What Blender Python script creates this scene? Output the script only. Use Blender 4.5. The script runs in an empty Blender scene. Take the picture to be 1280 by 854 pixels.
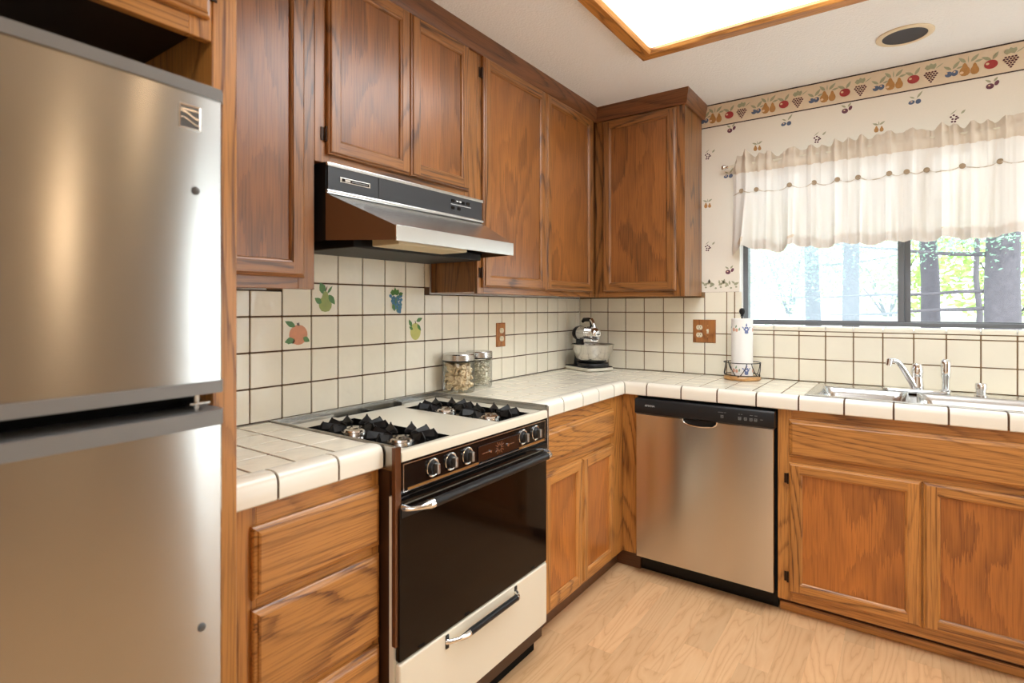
import bpy, bmesh, math, random
from mathutils import Vector, Matrix
PI = math.pi
C = bpy.context.scene.collection
scene = bpy.context.scene

# ---------------------------------------------------------------- camera, world, lights, exposure
cam_d = bpy.data.cameras.new('camera')
cam = bpy.data.objects.new('camera', cam_d); C.objects.link(cam)
cam.location = (1.6601, -3.1899, 1.29)
cam.rotation_euler = (PI/2, 0, 0.6436)
cam_d.sensor_width = 36.0
cam_d.lens = 702.45/1280*36
cam_d.shift_x = 0.0252
cam_d.shift_y = -0.0336
cam_d.clip_start = 0.02
cam_d.dof.use_dof = True
cam_d.dof.focus_distance = 2.7
cam_d.dof.aperture_fstop = 4.0
scene.camera = cam

scene.view_settings.view_transform = 'Standard'
scene.view_settings.look = 'None'
scene.view_settings.gamma = 1.0
scene.view_settings.use_curve_mapping = False
scene.view_settings.exposure = 0.42

SKY = 4.2
FIXTURE = 6.0
world = bpy.data.worlds.new('daylight_sky'); scene.world = world
world.use_nodes = True
wn = world.node_tree
bg = wn.nodes['Background']
bg.inputs['Color'].default_value = (0.86, 0.94, 1.0, 1)
bg.inputs['Strength'].default_value = SKY

def area_light(name, loc, rot, sx, sy, energy, col, portal=False):
    d = bpy.data.lights.new(name, 'AREA'); d.shape = 'RECTANGLE'; d.size = sx; d.size_y = sy
    d.energy = energy; d.color = col
    o = bpy.data.objects.new(name, d); C.objects.link(o)
    o.location = loc; o.rotation_euler = rot
    if portal: d.cycles.is_portal = True
    return o
sun_d = bpy.data.lights.new('sun', 'SUN'); sun_d.energy = 4.5; sun_d.angle = 0.02; sun_d.color = (1, .96, .86)
sun = bpy.data.objects.new('sun', sun_d); C.objects.link(sun)
sun.location = (6, -6, 12); sun.rotation_euler = (math.radians(48), 0, math.radians(25))
# window daylight: portal over the sink window; added fill lights, unseen: one at the right-hand door, one overhead behind the camera
area_light('window_portal', (1.78, 0.16, 1.6), (-PI/2, 0, 0), 1.7, 0.84, 1.0, (1, 1, 1), portal=True)
area_light('side_fill_light', (3.64, -0.52, 1.1), (0, PI/2, 0), 1.9, 0.85, 4.5, (0.92, 0.97, 1.0))
area_light('rear_fill_light', (2.3, -4.6, 2.36), (0, 0, 0), 1.6, 1.0, 36.0, (0.93, 0.97, 1.0))

# ---------------------------------------------------------------- small helpers
def S(r, g, b):
    def f(v):
        v /= 255.0
        return v/12.92 if v <= 0.04045 else ((v+0.055)/1.055)**2.4
    return (f(r), f(g), f(b), 1.0)

def newmat(name):
    m = bpy.data.materials.new(name); m.use_nodes = True
    nt = m.node_tree
    return m, nt, nt.nodes['Principled BSDF'], nt.nodes['Material Output']

def simple(name, col, rough=0.5, metal=0.0, spec=0.5, coat=0.0, noise=0.0, scale=40.0, bump=0.0, bscale=60.0, aniso=0.0):
    m, nt, p, out = newmat(name)
    p.inputs['Base Color'].default_value = col
    p.inputs['Roughness'].default_value = rough
    p.inputs['Metallic'].default_value = metal
    p.inputs['Specular IOR Level'].default_value = spec
    p.inputs['Coat Weight'].default_value = coat
    tc = nt.nodes.new('ShaderNodeTexCoord')
    if noise:
        n = nt.nodes.new('ShaderNodeTexNoise'); n.inputs['Scale'].default_value = scale; n.inputs['Detail'].default_value = 3
        nt.links.new(tc.outputs['Object'], n.inputs['Vector'])
        mx = nt.nodes.new('ShaderNodeMix'); mx.data_type = 'RGBA'
        mx.inputs['A'].default_value = tuple(c*(1-noise) for c in col[:3])+(1,)
        mx.inputs['B'].default_value = tuple(min(1, c*(1+noise)) for c in col[:3])+(1,)
        nt.links.new(n.outputs['Fac'], mx.inputs['Factor'])
        nt.links.new(mx.outputs['Result'], p.inputs['Base Color'])
    if bump:
        n = nt.nodes.new('ShaderNodeTexNoise'); n.inputs['Scale'].default_value = bscale; n.inputs['Detail'].default_value = 2
        nt.links.new(tc.outputs['Object'], n.inputs['Vector'])
        b = nt.nodes.new('ShaderNodeBump'); b.inputs['Strength'].default_value = bump; b.inputs['Distance'].default_value = 0.01
        nt.links.new(n.outputs['Fac'], b.inputs['Height'])
        nt.links.new(b.outputs['Normal'], p.inputs['Normal'])
    if aniso:
        p.inputs['Anisotropic'].default_value = aniso
    return m

def math_node(nt, op, a, b=None):
    n = nt.nodes.new('ShaderNodeMath'); n.operation = op
    for i, v in enumerate((a, b)):
        if v is None: continue
        if isinstance(v, (int, float)): n.inputs[i].default_value = v
        else: nt.links.new(v, n.inputs[i])
    return n.outputs[0]

def wood(name, axis, light, dark, rings=20.0, strength=0.80, jag=0.24, rough=0.34, nscale=4.2, stretch=0.13, pore=0.34, mottle=0.12, broad=False):
    """oak: contour rings of a stretched noise, their edges frayed by fine streaks, give flame grain; finer streaks are the pores"""
    m, nt, p, out = newmat(name)
    tc = nt.nodes.new('ShaderNodeTexCoord')
    oi = nt.nodes.new('ShaderNodeObjectInfo')
    off = nt.nodes.new('ShaderNodeVectorMath'); off.operation = 'SCALE'
    off.inputs[0].default_value = (7.3, 11.1, 5.7)
    nt.links.new(oi.outputs['Random'], off.inputs['Scale'])
    add = nt.nodes.new('ShaderNodeVectorMath'); add.operation = 'ADD'
    nt.links.new(tc.outputs['Object'], add.inputs[0]); nt.links.new(off.outputs[0], add.inputs[1])
    def mapped(s_along):
        mp = nt.nodes.new('ShaderNodeMapping')
        mp.inputs['Scale'].default_value = tuple(s_along if i == axis else 1 for i in range(3))
        nt.links.new(add.outputs[0], mp.inputs['Vector'])
        return mp.outputs[0]
    def noise(vec, scale, detail=2.0, dist=0.0):
        n = nt.nodes.new('ShaderNodeTexNoise'); n.inputs['Scale'].default_value = scale
        n.inputs['Detail'].default_value = detail; n.inputs['Distortion'].default_value = dist
        nt.links.new(vec, n.inputs['Vector'])
        return n.outputs['Fac']
    def remap(v, a0, a1, b0, b1):
        n = nt.nodes.new('ShaderNodeMapRange')
        for k, x in (('From Min', a0), ('From Max', a1), ('To Min', b0), ('To Max', b1)): n.inputs[k].default_value = x
        nt.links.new(v, n.inputs['Value']); return n.outputs[0]
    n1 = noise(mapped(stretch), nscale, 1.0, 0.2)
    streak = noise(mapped(0.028), 170, 2.0)
    v = math_node(nt, 'ADD', math_node(nt, 'MULTIPLY', n1, rings), math_node(nt, 'MULTIPLY', streak, jag*2))
    fr = math_node(nt, 'FRACT', v)
    cr = nt.nodes.new('ShaderNodeValToRGB')
    e = cr.color_ramp.elements
    e[0].position = 0.0; e[0].color = (1, 1, 1, 1)
    e[1].position = 1.0; e[1].color = (.55, .55, .55, 1)
    steps = ((0.08, .92), (0.30, .66), (0.62, .30), (0.88, .05)) if broad else ((0.12, .80), (0.26, .22), (0.60, .02), (0.90, .12))
    if broad: e[1].color = (.10, .10, .10, 1)
    for pos, g in steps:
        x = e.new(pos); x.color = (g, g, g, 1)
    nt.links.new(fr, cr.inputs['Fac'])
    patch = remap(noise(mapped(0.35), 5.0, 1.0), .36, .62, .40, 1.0)
    d = math_node(nt, 'MULTIPLY', math_node(nt, 'MULTIPLY', cr.outputs['Color'], patch), strength)
    pores = remap(noise(mapped(0.03), 230, 2.5), .38, .52, pore, 0.0)
    d = math_node(nt, 'ADD', d, pores)
    mx = nt.nodes.new('ShaderNodeMix'); mx.data_type = 'RGBA'; mx.clamp_factor = True
    mx.inputs['A'].default_value = light; mx.inputs['B'].default_value = dark
    nt.links.new(d, mx.inputs['Factor'])
    mot = remap(noise(mapped(0.4), 3.2, 2.0), .3, .7, 1-mottle, 1+mottle*.8)
    mul = nt.nodes.new('ShaderNodeVectorMath'); mul.operation = 'SCALE'
    nt.links.new(mx.outputs['Result'], mul.inputs[0]); nt.links.new(mot, mul.inputs['Scale'])
    nt.links.new(mul.outputs[0], p.inputs['Base Color'])
    p.inputs['Roughness'].default_value = rough
    p.inputs['Coat Weight'].default_value = 0.2; p.inputs['Coat Roughness'].default_value = 0.25
    b = nt.nodes.new('ShaderNodeBump'); b.inputs['Strength'].default_value = 0.12; b.inputs['Distance'].default_value = 0.002; b.invert = True
    nt.links.new(pores, b.inputs['Height']); nt.links.new(b.outputs['Normal'], p.inputs['Normal'])
    return m

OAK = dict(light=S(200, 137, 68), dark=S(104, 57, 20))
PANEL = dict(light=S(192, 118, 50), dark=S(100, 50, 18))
OAK_SHADED = dict(light=S(152, 99, 50), dark=S(64, 36, 17))  # same oak and plywood, darkened for the weaker light on the uppers
PANEL_SHADED = dict(light=S(150, 93, 44), dark=S(62, 34, 15))
wood_x = wood('oak_grain_x', 0, **OAK)
wood_y = wood('oak_grain_y', 1, **OAK)
wood_z = wood('oak_grain_z', 2, **OAK)
PANEL_ARGS = dict(broad=True, rings=7.0, strength=0.52, jag=0.55, nscale=5.0, stretch=0.34, mottle=0.18, pore=0.24)
wood_panel = wood('oak_plywood', 2, **PANEL, **PANEL_ARGS)
upper_y = wood('oak_shaded_grain_y', 1, **OAK_SHADED)
upper_x = wood('oak_shaded_grain_x', 0, **OAK_SHADED)
upper_z = wood('oak_shaded_grain_z', 2, **OAK_SHADED)
upper_panel = wood('oak_shaded_plywood', 2, **PANEL_SHADED, **PANEL_ARGS)
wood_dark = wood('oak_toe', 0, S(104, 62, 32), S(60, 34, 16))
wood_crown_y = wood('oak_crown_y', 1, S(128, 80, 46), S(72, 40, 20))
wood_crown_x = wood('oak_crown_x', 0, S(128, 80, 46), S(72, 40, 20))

alcove_shade = simple('alcove_shade_brown', S(40, 24, 14), 0.6)  # cabinet wood coloured near black for the shade above the refrigerator
tile_m = simple('cream_glazed_tile', S(245, 238, 219), rough=0.16, noise=0.035, scale=14, bump=0.25, bscale=16)
tile_edge_m = simple('cream_edge_tile', S(246, 240, 225), rough=0.14, noise=0.02, scale=9)
grout_m = simple('brown_grout', S(92, 66, 42), rough=0.9, noise=0.2, scale=90)
white_paint = simple('white_paint', S(240, 237, 232), rough=0.6)
tan_paint = simple('tan_paint', S(176, 160, 138), rough=0.7)
ceiling_m = simple('ceiling_paint', S(245, 245, 245), rough=0.8, bump=0.35, bscale=120)
wallpaper_m = simple('beige_wallpaper', S(240, 233, 219), rough=0.7, noise=0.03, scale=220)
border_m = simple('border_paper', S(232, 214, 188), rough=0.7, noise=0.05, scale=60)
black_line = simple('border_line', S(58, 42, 40), rough=0.7)
pr_pear = simple('print_ochre', S(188, 138, 80), 0.7, noise=0.18, scale=60)
pr_apple = simple('print_red', S(172, 62, 62), 0.7, noise=0.2, scale=70)
pr_grape = simple('print_maroon', S(86, 34, 48), 0.7)
pr_blue = simple('print_blue', S(92, 106, 134), 0.7, noise=0.2, scale=90)
pr_leaf = simple('print_leaf', S(172, 172, 142), 0.7, noise=0.15, scale=90)
pr_plum = simple('print_plum', S(112, 66, 82), 0.7)
pr_light = simple('print_highlight', S(236, 206, 170), 0.7)
t_green = simple('painted_green', S(72, 122, 44), 0.3, noise=0.35, scale=70)
t_peach = simple('painted_peach', S(216, 142, 96), 0.3, noise=0.22, scale=40)
t_pear = simple('painted_pear', S(148, 160, 72), 0.3, noise=0.22, scale=40)
t_lemon = simple('painted_lemon', S(196, 194, 104), 0.3, noise=0.16, scale=40)
t_blue = simple('painted_blue', S(52, 112, 146), 0.3, noise=0.3, scale=80)
t_brown = simple('painted_brown', S(96, 62, 34), 0.4)

def brushed(name, col, rough, axis_stretch, aniso=0.0, rot=0.0):
    m, nt, p, out = newmat(name)
    p.inputs['Metallic'].default_value = 1.0
    tc = nt.nodes.new('ShaderNodeTexCoord')
    mp = nt.nodes.new('ShaderNodeMapping'); mp.inputs['Scale'].default_value = axis_stretch
    nt.links.new(tc.outputs['Object'], mp.inputs['Vector'])
    n = nt.nodes.new('ShaderNodeTexNoise'); n.inputs['Scale'].default_value = 60; n.inputs['Detail'].default_value = 4
    nt.links.new(mp.outputs[0], n.inputs['Vector'])
    mx = nt.nodes.new('ShaderNodeMix'); mx.data_type = 'RGBA'
    mx.inputs['A'].default_value = tuple(c*0.94 for c in col[:3])+(1,); mx.inputs['B'].default_value = tuple(min(1, c*1.05) for c in col[:3])+(1,)
    nt.links.new(n.outputs['Fac'], mx.inputs['Factor']); nt.links.new(mx.outputs['Result'], p.inputs['Base Color'])
    p.inputs['Roughness'].default_value = rough
    if aniso:
        p.inputs['Anisotropic'].default_value = aniso
        p.inputs['Anisotropic Rotation'].default_value = rot
        tg = nt.nodes.new('ShaderNodeTangent'); tg.direction_type = 'RADIAL'; tg.axis = 'Z'
        nt.links.new(tg.outputs[0], p.inputs['Tangent'])
    return m
steel_fridge = brushed('brushed_steel_fridge', (0.45, 0.44, 0.42, 1), 0.22, (1, 1, 30), 0.9, 0.25)
steel_dish = brushed('brushed_steel_dishwasher', (0.66, 0.63, 0.59, 1), 0.23, (1, 1, 30), 0.9, 0.25)
steel = brushed('brushed_steel', (0.60, 0.59, 0.57, 1), 0.27, (1, 30, 30))
sink_steel = brushed('sink_steel', (0.60, 0.60, 0.59, 1), 0.24, (1, 20, 20))
chrome = simple('chrome', (0.82, 0.82, 0.82, 1), 0.07, 1.0)
chrome_soft = simple('satin_chrome', (0.72, 0.70, 0.67, 1), 0.22, 1.0)
brown_steel = simple('coppertone_enamel', S(104, 74, 50), 0.3, 0.25)
post_brown = simple('post_wood_reflection', S(104, 66, 40), 0.25, 0.5)  # stainless post; the brown imitates wood reflected in it
trim_steel = simple('dull_steel', (0.40, 0.39, 0.37, 1), 0.25, 1.0)
range_side = simple('brown_side_panel', S(66, 38, 20), 0.4)
black_gloss = simple('black_gloss', (0.006, 0.005, 0.005, 1), 0.10, spec=0.25)
oven_glass = simple('black_oven_glass', (0.006, 0.003, 0.002, 1), 0.08, spec=0.2)
black_satin = simple('black_satin', (0.012, 0.012, 0.013, 1), 0.35, spec=0.35)
black_iron = simple('black_iron', (0.009, 0.008, 0.008, 1), 0.5, spec=0.3)
black_matte = simple('black_matte', (0.006, 0.006, 0.006, 1), 0.8, spec=0.1)
hood_black = simple('hood_charcoal', S(44, 45, 48), 0.4)
grey_trim = simple('grey_plastic', S(122, 121, 120), 0.38)
grey_dark = simple('dark_grey_plastic', S(84, 84, 84), 0.45)
cream_enamel = simple('cream_enamel', S(236, 228, 208), 0.14)
cream_lens = simple('cream_plastic', S(214, 200, 164), 0.4)
knob_grey = simple('knob_pewter', (0.45, 0.43, 0.40, 1), 0.35, 1.0)
gold_m = simple('gold_strip', S(196, 150, 88), 0.3, 0.8)
clock_m = simple('clock_brown', S(46, 24, 16), 0.15)
grout_back = simple('tan_grout', S(138, 110, 78), rough=0.9, noise=0.2, scale=90)
white_print = simple('white_print', S(214, 214, 212), 0.5)
grey_print = simple('grey_print', S(136, 136, 136), 0.5)
bronze = simple('dark_bronze', S(52, 34, 22), 0.4, 0.6)
ivory = simple('ivory_plastic', S(232, 220, 192), 0.35)
dark_slot = simple('dark_slot', S(40, 30, 24), 0.6)
plate_wood = wood('oak_outlet_plate', 2, S(178, 116, 62), S(120, 70, 34), rings=30)
base_wood = wood('light_wood_base', 0, S(206, 158, 100), S(160, 108, 60), rings=20)
paper_m = simple('paper_white', S(246, 244, 240), 0.9)
can_dark = simple('can_baffle', S(34, 44, 58), 0.35)
can_trim = simple('can_trim', S(232, 214, 184), 0.5)
alu_frame = simple('grey_aluminium', S(112, 115, 120), 0.4, 0.35)
fabric_seam = simple('tan_seam', S(202, 186, 164), 0.9)
button_m = simple('tan_button', S(164, 142, 112), 0.5)
enamel_white = simple('mixer_white', S(224, 218, 202), 0.3)

def fabric(name, col, trans_w, clear):
    m, nt, p, out = newmat(name)
    p.inputs['Base Color'].default_value = col; p.inputs['Roughness'].default_value = 0.9
    p.inputs['Specular IOR Level'].default_value = 0.1
    tc = nt.nodes.new('ShaderNodeTexCoord')
    n = nt.nodes.new('ShaderNodeTexNoise'); n.inputs['Scale'].default_value = 500
    nt.links.new(tc.outputs['Object'], n.inputs['Vector'])
    b = nt.nodes.new('ShaderNodeBump'); b.inputs['Strength'].default_value = 0.15; b.inputs['Distance'].default_value = 0.002
    nt.links.new(n.outputs['Fac'], b.inputs['Height']); nt.links.new(b.outputs['Normal'], p.inputs['Normal'])
    t = nt.nodes.new('ShaderNodeBsdfTranslucent'); t.inputs['Color'].default_value = col
    mx = nt.nodes.new('ShaderNodeMixShader'); mx.inputs[0].default_value = trans_w
    nt.links.new(p.outputs[0], mx.inputs[1]); nt.links.new(t.outputs[0], mx.inputs[2])
    tr = nt.nodes.new('ShaderNodeBsdfTransparent')
    mx2 = nt.nodes.new('ShaderNodeMixShader'); mx2.inputs[0].default_value = clear
    nt.links.new(mx.outputs[0], mx2.inputs[1]); nt.links.new(tr.outputs[0], mx2.inputs[2])
    nt.links.new(mx2.outputs[0], out.inputs['Surface'])
    return m
fab_head = fabric('curtain_header_fabric', S(222, 208, 190), 0.12, 0.0)
fab_sheer = fabric('curtain_sheer_fabric', S(240, 235, 228), 0.15, 0.03)
fab_hem = fabric('curtain_hem_fabric', S(226, 212, 192), 0.12, 0.0)

def clear_glass(name, tint, gloss):
    m, nt, p, out = newmat(name)
    nt.nodes.remove(p)
    tr = nt.nodes.new('ShaderNodeBsdfTransparent'); tr.inputs['Color'].default_value = tint
    gl = nt.nodes.new('ShaderNodeBsdfGlossy'); gl.inputs['Roughness'].default_value = 0.03
    fr = nt.nodes.new('ShaderNodeFresnel'); fr.inputs['IOR'].default_value = 1.45
    mx = nt.nodes.new('ShaderNodeMixShader')
    nt.links.new(math_node(nt, 'MULTIPLY', fr.outputs[0], gloss), mx.inputs[0])
    nt.links.new(tr.outputs[0], mx.inputs[1]); nt.links.new(gl.outputs[0], mx.inputs[2])
    nt.links.new(mx.outputs[0], out.inputs['Surface'])
    return m
pane_glass = clear_glass('window_glass', (0.97, 0.99, 0.98, 1), 0.8)
jar_glass = clear_glass('jar_glass', (0.985, 0.99, 0.985, 1), 0.6)

def screen_mat():
    m, nt, p, out = newmat('insect_screen')
    p.inputs['Base Color'].default_value = S(196, 208, 218); p.inputs['Roughness'].default_value = 0.9
    t = nt.nodes.new('ShaderNodeBsdfTranslucent'); t.inputs['Color'].default_value = S(192, 208, 220)
    a = nt.nodes.new('ShaderNodeMixShader'); a.inputs[0].default_value = 0.7
    nt.links.new(p.outputs[0], a.inputs[1]); nt.links.new(t.outputs[0], a.inputs[2])
    tr = nt.nodes.new('ShaderNodeBsdfTransparent')
    mx = nt.nodes.new('ShaderNodeMixShader'); mx.inputs[0].default_value = 0.66
    nt.links.new(a.outputs[0], mx.inputs[1]); nt.links.new(tr.outputs[0], mx.inputs[2])
    nt.links.new(mx.outputs[0], out.inputs['Surface'])
    return m
screen_m = screen_mat()

def emit(name, col, s):
    m, nt, p, out = newmat(name)
    p.inputs['Base Color'].default_value = (0.8, 0.8, 0.8, 1)
    p.inputs['Emission Color'].default_value = col; p.inputs['Emission Strength'].default_value = s
    return m
diffuser_m = emit('lit_diffuser', (0.89, 0.955, 1.0, 1), FIXTURE)

warm_bulb = emit('warm_bulb', (1.0, 0.72, 0.45, 1), 22.0)

def floor_mat():
    m, nt, p, out = newmat('beech_laminate')
    tc = nt.nodes.new('ShaderNodeTexCoord')
    # rows of boards along y
    br = nt.nodes.new('ShaderNodeTexBrick')
    br.offset = 0.37; br.inputs['Scale'].default_value = 1.0
    br.inputs['Brick Width'].default_value = 0.62; br.inputs['Row Height'].default_value = 0.0975
    br.inputs['Mortar Size'].default_value = 0.0004; br.inputs['Mortar Smooth'].default_value = 0.3
    br.inputs['Color1'].default_value = (0, 0, 0, 1); br.inputs['Color2'].default_value = (1, 1, 1, 1)
    br.inputs['Mortar'].default_value = (0.5, 0.5, 0.5, 1)
    rot = nt.nodes.new('ShaderNodeMapping'); rot.inputs['Rotation'].default_value = (0, 0, PI/2)
    nt.links.new(tc.outputs['Object'], rot.inputs['Vector']); nt.links.new(rot.outputs[0], br.inputs['Vector'])
    sep = nt.nodes.new('ShaderNodeSeparateColor'); nt.links.new(br.outputs['Color'], sep.inputs[0])
    off = nt.nodes.new('ShaderNodeVectorMath'); off.operation = 'SCALE'; off.inputs[0].default_value = (9, 31, 0)
    nt.links.new(sep.outputs[0], off.inputs['Scale'])
    add = nt.nodes.new('ShaderNodeVectorMath'); add.operation = 'ADD'
    nt.links.new(tc.outputs['Object'], add.inputs[0]); nt.links.new(off.outputs[0], add.inputs[1])
    mp = nt.nodes.new('ShaderNodeMapping'); mp.inputs['Scale'].default_value = (1, 0.12, 1)
    nt.links.new(add.outputs[0], mp.inputs['Vector'])
    n1 = nt.nodes.new('ShaderNodeTexNoise'); n1.inputs['Scale'].default_value = 11; n1.inputs['Detail'].default_value = 1.5; n1.inputs['Distortion'].default_value = 0.3
    nt.links.new(mp.outputs[0], n1.inputs['Vector'])
    n2 = nt.nodes.new('ShaderNodeTexNoise'); n2.inputs['Scale'].default_value = 60; n2.inputs['Detail'].default_value = 3
    nt.links.new(mp.outputs[0], n2.inputs['Vector'])
    v = math_node(nt, 'FRACT', math_node(nt, 'ADD', math_node(nt, 'MULTIPLY', n1.outputs['Fac'], 11), math_node(nt, 'MULTIPLY', n2.outputs['Fac'], 0.8)))
    cr = nt.nodes.new('ShaderNodeValToRGB'); e = cr.color_ramp.elements
    e[0].position = 0; e[0].color = S(218, 170, 122); e[1].position = 1; e[1].color = S(218, 170, 122)
    for pos, c in ((0.08, S(230, 186, 138)), (0.5, S(236, 195, 148)), (0.9, S(229, 184, 136))):
        x = e.new(pos); x.color = c
    nt.links.new(v, cr.inputs['Fac'])
    mr = nt.nodes.new('ShaderNodeMapRange'); mr.inputs['To Min'].default_value = 0.86; mr.inputs['To Max'].default_value = 1.06
    nt.links.new(sep.outputs[0], mr.inputs['Value'])
    mo = nt.nodes.new('ShaderNodeMapRange'); mo.inputs['To Min'].default_value = 1.0; mo.inputs['To Max'].default_value = 0.8
    nt.links.new(br.outputs['Fac'], mo.inputs['Value'])
    sc_ = nt.nodes.new('ShaderNodeVectorMath'); sc_.operation = 'SCALE'
    nt.links.new(cr.outputs['Color'], sc_.inputs[0]); nt.links.new(math_node(nt, 'MULTIPLY', mr.outputs[0], mo.outputs[0]), sc_.inputs['Scale'])
    nt.links.new(sc_.outputs[0], p.inputs['Base Color'])
    p.inputs['Roughness'].default_value = 0.33
    return m
floor_m = floor_mat()

def leaf_mat(name, a, b):
    m, nt, p, out = newmat(name)
    tc = nt.nodes.new('ShaderNodeTexCoord')
    n = nt.nodes.new('ShaderNodeTexNoise'); n.inputs['Scale'].default_value = 1.7; n.inputs['Detail'].default_value = 4
    nt.links.new(tc.outputs['Object'], n.inputs['Vector'])
    mx = nt.nodes.new('ShaderNodeMix'); mx.data_type = 'RGBA'; mx.inputs['A'].default_value = a; mx.inputs['B'].default_value = b
    nt.links.new(n.outputs['Fac'], mx.inputs['Factor']); nt.links.new(mx.outputs['Result'], p.inputs['Base Color'])
    p.inputs['Roughness'].default_value = 0.6
    t = nt.nodes.new('ShaderNodeBsdfTranslucent'); nt.links.new(mx.outputs['Result'], t.inputs['Color'])
    ms = nt.nodes.new('ShaderNodeMixShader'); ms.inputs[0].default_value = 0.4
    nt.links.new(p.outputs[0], ms.inputs[1]); nt.links.new(t.outputs[0], ms.inputs[2]); nt.links.new(ms.outputs[0], out.inputs['Surface'])
    return m
leaf_far = leaf_mat('sunlit_leaves', S(150, 186, 110), S(206, 222, 150))
leaf_teal = leaf_mat('fir_needles', S(96, 150, 122), S(150, 190, 158))
bark_m = simple('grey_bark', S(72, 69, 76), 0.9, noise=0.35, scale=18, bump=0.8, bscale=22)
ground_m = simple('pale_ground', S(206, 202, 200), 0.9, noise=0.1, scale=3)

# ---------------------------------------------------------------- mesh builder
class MB:
    def __init__(s):
        s.v = []; s.f = []; s.m = []; s.bev = False
    def add(s, verts, faces, m=0):
        o = len(s.v); s.v += [tuple(v) for v in verts]
        for f in faces: s.f.append(tuple(i+o for i in f)); s.m.append(m)
    def from_bm(s, bm, m=0):
        bm.verts.ensure_lookup_table(); bm.verts.index_update()
        s.add([v.co[:] for v in bm.verts], [[v.index for v in f.verts] for f in bm.faces], m); bm.free()
    def box(s, x0, x1, y0, y1, z0, z1, m=0, bev=0.0, seg=2):
        x0, x1 = sorted((x0, x1)); y0, y1 = sorted((y0, y1)); z0, z1 = sorted((z0, z1))
        if not bev:
            s.add([(x0,y0,z0),(x1,y0,z0),(x1,y1,z0),(x0,y1,z0),(x0,y0,z1),(x1,y0,z1),(x1,y1,z1),(x0,y1,z1)],
                  [(0,3,2,1),(4,5,6,7),(0,1,5,4),(1,2,6,5),(2,3,7,6),(3,0,4,7)], m); return
        s.bev = True
        bm = bmesh.new(); bmesh.ops.create_cube(bm, size=1)
        for v in bm.verts:
            v.co = Vector(((x0+x1)/2+v.co.x*(x1-x0), (y0+y1)/2+v.co.y*(y1-y0), (z0+z1)/2+v.co.z*(z1-z0)))
        bev = min(bev, 0.49*min(x1-x0, y1-y0, z1-z0))
        bmesh.ops.bevel(bm, geom=bm.edges[:], offset=bev, segments=seg, profile=0.5, affect='EDGES')
        s.from_bm(bm, m)
    def tube(s, path, r, seg=10, m=0, caps=True, closed=False):
        path = [Vector(p) for p in path]; n = len(path)
        rs = r if isinstance(r, (list, tuple)) else [r]*n
        rings = []; up = None
        for i, p in enumerate(path):
            if closed: t = path[(i+1) % n]-path[i-1]
            else: t = path[min(i+1, n-1)]-path[max(i-1, 0)]
            t.normalize()
            if up is None:
                up = Vector((0, 0, 1)) if abs(t.z) < 0.9 else Vector((1, 0, 0))
            a = t.cross(up); a.normalize(); b = a.cross(t); b.normalize(); up = b
            rings.append([p+(a*math.cos(2*PI*k/seg)+b*math.sin(2*PI*k/seg))*rs[i] for k in range(seg)])
        vs = [v for R in rings for v in R]; fs = []
        for i in range(n if closed else n-1):
            j = (i+1) % n
            for k in range(seg):
                fs.append((i*seg+k, i*seg+(k+1) % seg, j*seg+(k+1) % seg, j*seg+k))
        if caps and not closed:
            fs.append(tuple(range(seg-1, -1, -1))); fs.append(tuple((n-1)*seg+k for k in range(seg)))
        s.add(vs, fs, m)
    def lathe(s, prof, c=(0, 0, 0), axis='z', seg=32, m=0, mat4=None, sx=1.0, sy=1.0):
        vs = []; fs = []; n = len(prof)
        for r, h in prof:
            for k in range(seg):
                a = 2*PI*k/seg; u, w = r*math.cos(a)*sx, r*math.sin(a)*sy
                p = {'z': (u, w, h), 'x': (h, u, w), 'y': (u, h, w)}[axis]
                p = Vector(p)
                if mat4: p = mat4 @ p
                vs.append((p[0]+c[0], p[1]+c[1], p[2]+c[2]))
        for i in range(n-1):
            for k in range(seg):
                fs.append((i*seg+k, i*seg+(k+1) % seg, (i+1)*seg+(k+1) % seg, (i+1)*seg+k))
        if prof[0][0] > 1e-6: fs.append(tuple(range(seg)))
        if prof[-1][0] > 1e-6: fs.append(tuple((n-1)*seg+k for k in range(seg)))
        s.add(vs, fs, m)
    def poly(s, pts, m=0):
        s.add(pts, [tuple(range(len(pts)))], m)
    def prism(s, poly, fn, d0, d1, m=0):
        """poly: 2D points, fn(a, b, d) -> xyz"""
        n = len(poly)
        vs = [fn(a, b, d0) for a, b in poly]+[fn(a, b, d1) for a, b in poly]
        fs = [tuple(range(n-1, -1, -1)), tuple(range(n, 2*n))]
        fs += [(i, (i+1) % n, n+(i+1) % n, n+i) for i in range(n)]
        s.add(vs, fs, m)
    def ring(s, mp, a0, a1, b0, b1, prof, mv=0, mh=0, cap=None):
        """mitred moulding round a rectangle; prof = (inset, height); mp(a, b, h) -> xyz"""
        vs = []
        for ins, h in prof:
            vs += [mp(a0+ins, b0+ins, h), mp(a1-ins, b0+ins, h), mp(a1-ins, b1-ins, h), mp(a0+ins, b1-ins, h)]
        for i in range(len(prof)-1):
            for k in range(4):
                f = (i*4+k, i*4+(k+1) % 4, (i+1)*4+(k+1) % 4, (i+1)*4+k)
                s.add([vs[j] for j in f], [(0, 1, 2, 3)], mh if k in (0, 2) else mv)
        if cap is not None:
            j = (len(prof)-1)*4; s.add(vs[j:j+4], [(0, 1, 2, 3)], cap)
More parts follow.
